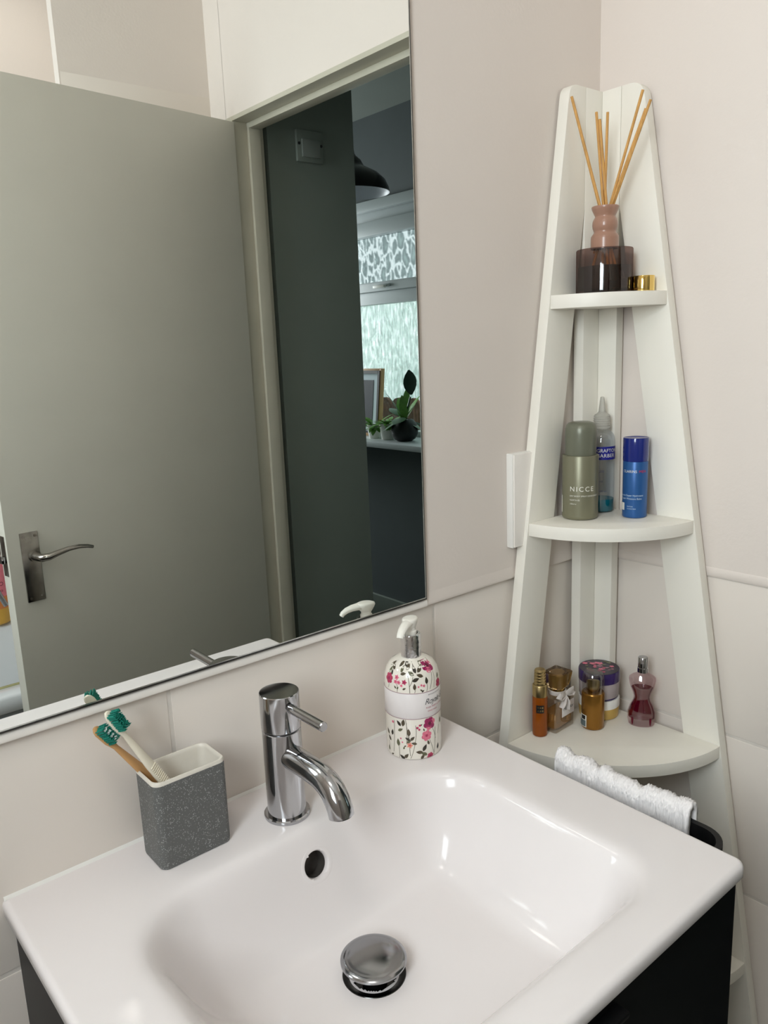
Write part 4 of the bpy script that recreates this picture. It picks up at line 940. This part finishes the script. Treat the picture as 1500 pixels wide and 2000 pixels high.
# ---- torso shaped perfume
M['ruby'] = mat('ruby_perfume', rgb(128, 14, 48), 0.06, trans=0.55, ior=1.3, var=0.03, vscale=20)
M['pink_glass'] = thin_glass('faint_pink_glass', (0.90, 0.80, 0.82), gloss=0.14)
cx, cy = 0.9455, -0.1380
t = thing('torso_perfume', 'curvy torso shaped glass perfume with dark red liquid and silver spray top', 'perfume', (cx, cy, Z3), facing(cx, cy) + math.pi / 2)
prof = [(0.0, 0.0190, 0.0125), (0.0015, 0.0205, 0.0135), (0.010, 0.0222, 0.0145), (0.022, 0.0224, 0.0150), (0.033, 0.0190, 0.0130), (0.042, 0.0142, 0.0105), (0.0485, 0.0130, 0.0100), (0.056, 0.0148, 0.0110), (0.065, 0.0184, 0.0135), (0.072, 0.0202, 0.0135), (0.079, 0.0212, 0.0115), (0.0835, 0.0205, 0.0095), (0.0870, 0.0160, 0.0080), (0.0895, 0.0090, 0.0075), (0.0925, 0.0070, 0.0070)]
def ell(a, b, z, n=36): return [(a * math.cos(2 * math.pi * k / n), b * math.sin(2 * math.pi * k / n), z) for k in range(n)]
obj('glass_torso', loft([ell(a, b, z) for z, a, b in prof]), 'pink_glass', t, angle=60)
inn = [(max(z, 0.0125), a - 0.0016, b - 0.0016) for z, a, b in prof if 0.010 <= z <= 0.070]
obj('red_perfume', loft([ell(0.0115, 0.0095, 0.0108)] + [ell(a, b, z) for z, a, b in inn]), 'ruby', t, angle=60)
for s in (-1, 1): obj('garter', sweep([(s * 0.0140, -0.0105, 0.0150), (s * 0.0142, -0.0118, 0.0080), (s * 0.0140, -0.0112, 0.0030)], [0.0022, 0.0015, 0.0006], 8), 'ruby', t)
obj('spray_collar', lathe([(0.0075, 0.0915), (0.0085, 0.0920), (0.0085, 0.0995), (0.0075, 0.1002)], 32), 'chrome', t)
obj('spray_top', lathe([(0.0070, 0.1000), (0.0078, 0.1005), (0.0078, 0.1165), (0.0070, 0.1175), (0.0, 0.1176)], 32), 'chrome', t, angle=40)

# ---- white plate on the back wall, half behind the shelf
t = thing('wall_socket_box', 'white plastic box on the wall, half hidden behind the shelf side', 'wall box', (0.8185, -0.006, 0.2220))
obj('back_box', box(-0.053, 0.053, -0.013, -0.0002, 0.0, 0.147, 0.002), 'pot_white', t)
obj('cover_plate', box(-0.0515, 0.0515, -0.0155, -0.013, 0.0015, 0.1455, 0.001), 'bead', t)

# ================================================================== behind the open door: bath and bottles
M['bath_white'] = mat('glossy_bath_acrylic', rgb(232, 236, 238), 0.12, coat=0.3, var=0.01, vscale=5)
M['bath_panel'] = mat('grey_bath_panel', rgb(150, 156, 158), 0.4, var=0.03, vscale=8)
M['seal'] = mat('yellowed_seal', rgb(178, 174, 128), 0.6, var=0.15, vscale=40)
bx0, bx1, by0, by1, bz = XL + 0.012, XR - 0.012, YF + 0.012, -1.272, -0.290
t = thing('bathtub', 'white bath with a grey front panel behind the open door', 'bath', ((bx0 + bx1) / 2, (by0 + by1) / 2, FLOOR))
hw, hd, hz = (bx1 - bx0) / 2, (by1 - by0) / 2, bz - FLOOR
def bl(m, r, z): return [(x, y, z) for x, y in rrect(-hw + m, hw - m, -hd + m, hd - m, r, 8)]
obj('tub', loft([bl(0.004, 0.02, hz - 0.045), bl(0.0, 0.022, hz - 0.035), bl(0.0, 0.022, hz - 0.008), bl(0.006, 0.024, hz), bl(0.060, 0.06, hz), bl(0.072, 0.08, hz - 0.010), bl(0.095, 0.12, hz - 0.20), bl(0.140, 0.12, hz - 0.38), bl(0.200, 0.10, hz - 0.40)], False, True), 'bath_white', t, angle=50)
obj('front_panel', box(-hw + 0.01, hw - 0.01, hd - 0.020, hd - 0.008, 0.0, hz - 0.045, 0.002), 'bath_panel', t)
obj('seal_strip', box(-hw + 0.09, hw - 0.09, hd - 0.074, hd - 0.064, hz - 0.004, hz + 0.0015, 0.0008), 'seal', t)
M['shampoo_pink'] = mat('pink_bottle', rgb(236, 128, 142), 0.3, var=0.06, vscale=40)
M['shampoo_yellow'] = mat('golden_yellow_bottle', rgb(228, 176, 74), 0.3, var=0.05, vscale=30)
M['shampoo_orange'] = mat('orange_bottle', rgb(226, 138, 74), 0.3, var=0.05, vscale=30)
t = thing('shampoo_bottle', 'pink bottle with orange and yellow base on the far bath rim in the mirror', 'bottle', (0.452, -1.905, bz))
obj('yellow_base', lathe([(0.0, 0.0), (0.030, 0.0), (0.040, 0.006), (0.044, 0.020), (0.044, 0.055)], 40), 'shampoo_yellow', t)
obj('orange_band', lathe([(0.044, 0.055), (0.0445, 0.057), (0.0445, 0.092), (0.044, 0.094)], 40), 'shampoo_orange', t)
obj('pink_body', lathe([(0.044, 0.094), (0.044, 0.185), (0.040, 0.205), (0.028, 0.220), (0.016, 0.226), (0.016, 0.250), (0.0, 0.251)], 40), 'shampoo_pink', t)
wrap_text([('CURL', 0.018, math.pi / 2 - 0.5, 0.130, 'LEFT', 1, 0), ('care', 0.014, math.pi / 2 - 0.4, 0.110, 'LEFT', 1, 0)], 0.044, 'lettering', INK['dark'], t)
M['hose'] = mat('grey_metal_hose', (0.45, 0.46, 0.48), 0.3, 1.0, var=0.2, vscale=300)
tag(obj('shower_hose', sweep([(0.330 + 0.12 * q ** 2, -1.800 + 0.03 * q, 0.42 - 0.62 * q) for q in [k / 24 for k in range(25)]], 0.0075, 12), 'hose'), 'grey metal shower hose hanging over the bath behind the door', 'hose')

# ceiling lamp of the bathroom (outside the picture)
t = thing('ceiling_lamp', 'round opal glass ceiling lamp of the bathroom', 'lamp', (-0.22, -0.62, CEIL - 0.085))
obj('lamp_base', lathe([(0.0, 0.085), (0.155, 0.085), (0.158, 0.078), (0.158, 0.060), (0.150, 0.056)], 48), 'chrome', t)
M['opal'] = mat('lit_opal_glass', rgb(250, 246, 238), 0.4, emit=(1.0, 0.92, 0.86), estr=11.0, var=0.005, vscale=10)
obj('opal_shade', lathe([(0.0, 0.0), (0.05, 0.004), (0.10, 0.018), (0.135, 0.038), (0.148, 0.058), (0.0, 0.058)], 48), 'opal', t)

t = thing('alcove_fill_lamp', 'small round ceiling lamp added to brighten the bath alcove', 'lamp', (0.66, -1.66, CEIL - 0.012))  # added lamp, there to lift the wall behind the bath
obj('bezel', lathe([(0.040, 0.0), (0.052, 0.0), (0.054, 0.004), (0.054, 0.012), (0.0, 0.012)], 32), 'chrome', t)
M['fill_lamp_glass'] = mat('glowing_fill_lamp_glass', rgb(250, 246, 238), 0.4, emit=(1.0, 0.94, 0.88), estr=60.0, var=0.005, vscale=10)
obj('lens', lathe([(0.0, 0.0015), (0.040, 0.0015), (0.040, 0.003), (0.0, 0.003)], 32), 'fill_lamp_glass', t)

# ================================================================== the landing: lamp, chime, window sill things
M['lamp_black'] = mat('black_enamel_shade', rgb(12, 14, 14), 0.22, coat=0.3, var=0.05, vscale=10)
M['lamp_inside'] = mat('white_enamel_inside', rgb(226, 228, 236), 0.4, var=0.01, vscale=10)
t = thing('pendant_lamp', 'black bell shaped pendant lamp hanging on the landing, seen in the mirror', 'lamp', (1.800, -1.690, 1.095))
obj('shade', lathe([(0.152, 0.0), (0.1535, 0.003), (0.150, 0.018), (0.138, 0.044), (0.112, 0.068), (0.078, 0.086), (0.062, 0.094), (0.056, 0.104), (0.050, 0.116), (0.034, 0.130), (0.028, 0.138), (0.024, 0.165), (0.0, 0.168)], 56), 'lamp_black', t)
obj('shade_inside', lathe([(0.1525, 0.0), (0.1500, 0.003), (0.1470, 0.018), (0.135, 0.042), (0.109, 0.065), (0.075, 0.083), (0.0, 0.088)], 56), 'lamp_inside', t)
obj('cable', sweep([(0, 0, 0.165), (0, 0, CEIL_L - 1.095 - 0.02)], 0.003, 8), 'lamp_black', t)
obj('ceiling_rose', lathe([(0.0, -0.03), (0.03, -0.03), (0.045, -0.012), (0.046, 0.0)], 32), 'lamp_black', t, loc=(0, 0, CEIL_L - 1.095))
t = thing('door_chime', 'painted over box high on the landing wall in the mirror', 'chime box', (1.228, -1.135, 1.038))
obj('cover', box(-0.044, 0.044, 0.0, 0.010, 0.0, 0.082, 0.003), 'hall', t)
obj('raised_panel', box(-0.030, 0.030, 0.010, 0.016, 0.012, 0.058, 0.002), 'hall_ceiling', t)
for s in (-1, 1): obj('screw_hole', sweep([(s * 0.037, 0.0095, 0.046), (s * 0.037, 0.0108, 0.046)], 0.004, 12), 'print_black', t)

M['leaf_green'] = mat('fresh_green_leaf', rgb(124, 176, 84), 0.4, var=0.2, vscale=40)
M['leaf_dark'] = mat('dark_green_leaf', rgb(22, 52, 38), 0.35, var=0.2, vscale=30)
M['leaf_grey'] = mat('grey_green_leaf', rgb(92, 122, 96), 0.45, var=0.2, vscale=30)
M['terracotta'] = mat('brown_fence', rgb(140, 92, 68), 0.8, var=0.15, vscale=12)
def leaf_geo(L, W, curl, n=6):
    vs, fs = [], []
    for k in range(n + 1):
        s = k / n; w = W * math.sin(math.pi * min(0.98, s * 0.95 + 0.03)) ** 0.8; z = L * s; o = curl * s * s
        vs += [(-w, o + 0.12 * w, z), (0, o, z), (w, o + 0.12 * w, z)]
    for k in range(n):
        a = 3 * k; fs += [(a, a + 1, a + 4, a + 3), (a + 1, a + 2, a + 5, a + 4)]
    th = [(x, y - 0.0008, z) for x, y, z in vs]; m = len(vs)
    fs += [tuple(m + i for i in f[::-1]) for f in fs]
    return vs + th, fs
def pot_plant(name, label, loc, r, h, pmat, leaves, lmat, seed, spread, L, W, base=None, pot_prof=None):
    t = thing(name, label, 'plant', loc, 0, 'plants on the landing sill')
    obj('pot', lathe(pot_prof or [(0.0, 0.0), (r * 0.74, 0.0), (r * 0.78, 0.003), (r, h), (r * 0.92, h), (r * 0.88, h - 0.012), (0.0, h - 0.012)], 36), pmat, t)
    rnd = random.Random(seed); h0 = base if base is not None else h - 0.01
    for k in range(leaves):
        a = 2 * math.pi * k / leaves + rnd.uniform(-0.3, 0.3); e = spread * rnd.uniform(0.45, 1.0); l = L * rnd.uniform(0.7, 1.15)
        q = rnd.uniform(0.1, 0.75) * r
        o = obj('leaf', leaf_geo(l, W * rnd.uniform(0.8, 1.2), l * 0.3), lmat, t, angle=80, loc=(q * math.cos(a), q * math.sin(a), h0 + rnd.uniform(-0.004, 0.02)))
        o.rotation_euler = (-e, 0, a - math.pi / 2)
    return t
ZS = 0.118
pot_plant('potted_plant', 'trailing leafy plant in a white pot beside the picture on the landing sill', (2.195, -2.072, ZS), 0.040, 0.062, 'pot_white', 34, 'leaf_green', 1, 1.7, 0.075, 0.011)
pot_plant('potted_plant', 'bushy small leaved plant in a pinkish white tapered pot, middle of the landing sill', (2.190, -1.976, ZS), 0.040, 0.072, 'pot_white', 40, 'leaf_green', 2, 1.8, 0.058, 0.010)
rnd_prof = [(r * 0.78, z * 0.80) for r, z in [(0.0, 0.0), (0.040, 0.0), (0.060, 0.012), (0.074, 0.036), (0.078, 0.062), (0.072, 0.090), (0.056, 0.112), (0.044, 0.120), (0.040, 0.116), (0.0, 0.104)]]
M['pot_black'] = mat('charcoal_round_pot', rgb(22, 26, 25), 0.5, var=0.15, vscale=30)
op = pot_plant('orchid_plant', 'broad leaved plant in a round black pot at the right end of the landing sill', (2.190, -1.862, ZS), 0.04, 0.094, 'pot_black', 5, 'leaf_grey', 3, 2.1, 0.10, 0.028, 0.088, rnd_prof)
for k, (a, e, L, W, m) in enumerate(((2.2, 0.35, 0.15, 0.026, 'leaf_grey'), (3.6, 0.5, 0.13, 0.022, 'leaf_green'), (0.8, 0.45, 0.15, 0.018, 'leaf_green'), (5.0, 0.4, 0.13, 0.020, 'leaf_green'), (4.2, 0.2, 0.16, 0.020, 'leaf_green'))):
    o = obj('leaf', leaf_geo(L, W, 0.03), m, op, angle=80, loc=(0, 0, 0.085)); o.rotation_euler = (-e, 0, a)
o = obj('tall_leaf', leaf_geo(0.110, 0.034, 0.01), 'leaf_dark', op, angle=80, loc=(0.0, 0.052, 0.205)); o.rotation_euler = (R(18), R(-12), R(70))
o = obj('leaf_stalk', sweep([(0, 0.0, 0.10), (0.0, 0.03, 0.16), (0.0, 0.045, 0.195)], 0.004, 8), 'leaf_dark', op)
M['frame_wood'] = mat('oak_picture_frame', rgb(196, 152, 104), 0.5, var=0.1, vscale=30, stretch=(3, 3, 0.4))
M['mount'] = mat('pale_blue_mount', rgb(206, 220, 226), 0.7, var=0.01, vscale=10)
M['ink_dark'] = mat('dark_print', rgb(30, 32, 44), 0.6, var=0.1, vscale=12)
t = thing('picture_frame', 'small framed picture with a black inner edge leaning on the landing window', 'picture', (2.240, -2.192, ZS), 0)
t.rotation_euler = (0, R(6), 0)
obj('frame', boxes([(-0.010, 0.010, -0.110, -0.096, 0.0, 0.316), (-0.010, 0.010, 0.086, 0.100, 0.0, 0.316), (-0.010, 0.010, -0.096, 0.086, 0.0, 0.014), (-0.010, 0.010, -0.096, 0.086, 0.302, 0.316)], 0.0012), 'frame_wood', t)
obj('black_slip', boxes([(-0.013, -0.004, -0.096, -0.086, 0.014, 0.302), (-0.013, -0.004, 0.076, 0.090, 0.010, 0.306), (-0.013, -0.004, -0.086, 0.076, 0.014, 0.024), (-0.013, -0.004, -0.086, 0.080, 0.292, 0.306)]), 'print_black', t)
obj('mount', box(-0.004, 0.000, -0.096, 0.086, 0.014, 0.302), 'mount', t)
obj('print', box(-0.0055, -0.004, -0.060, 0.040, 0.060, 0.262), 'ink_dark', t)
# garden fence outside the landing window
t = thing('garden_fence', 'brown wooden fence outside, seen through the obscure landing window', 'fence', (2.95, -2.80, FLOOR))
for k in range(16):
    y = -0.96 + k * 0.125
    pk = [(y - 0.058, 0), (y + 0.058, 0), (y + 0.058, 1.045)] + [(y + 0.058 * math.cos(R(a)), 1.045 + 0.05 * math.sin(R(a))) for a in range(30, 180, 30)] + [(y - 0.058, 1.045)]
    obj('picket', prism(pk, 'x', -0.012, 0.012, 0.002), 'terracotta', t)
for z in (0.25, 0.85): obj('fence_rail', box(0.012, 0.04, -1.05, 1.0, z, z + 0.07, 0.003), 'terracotta', t)
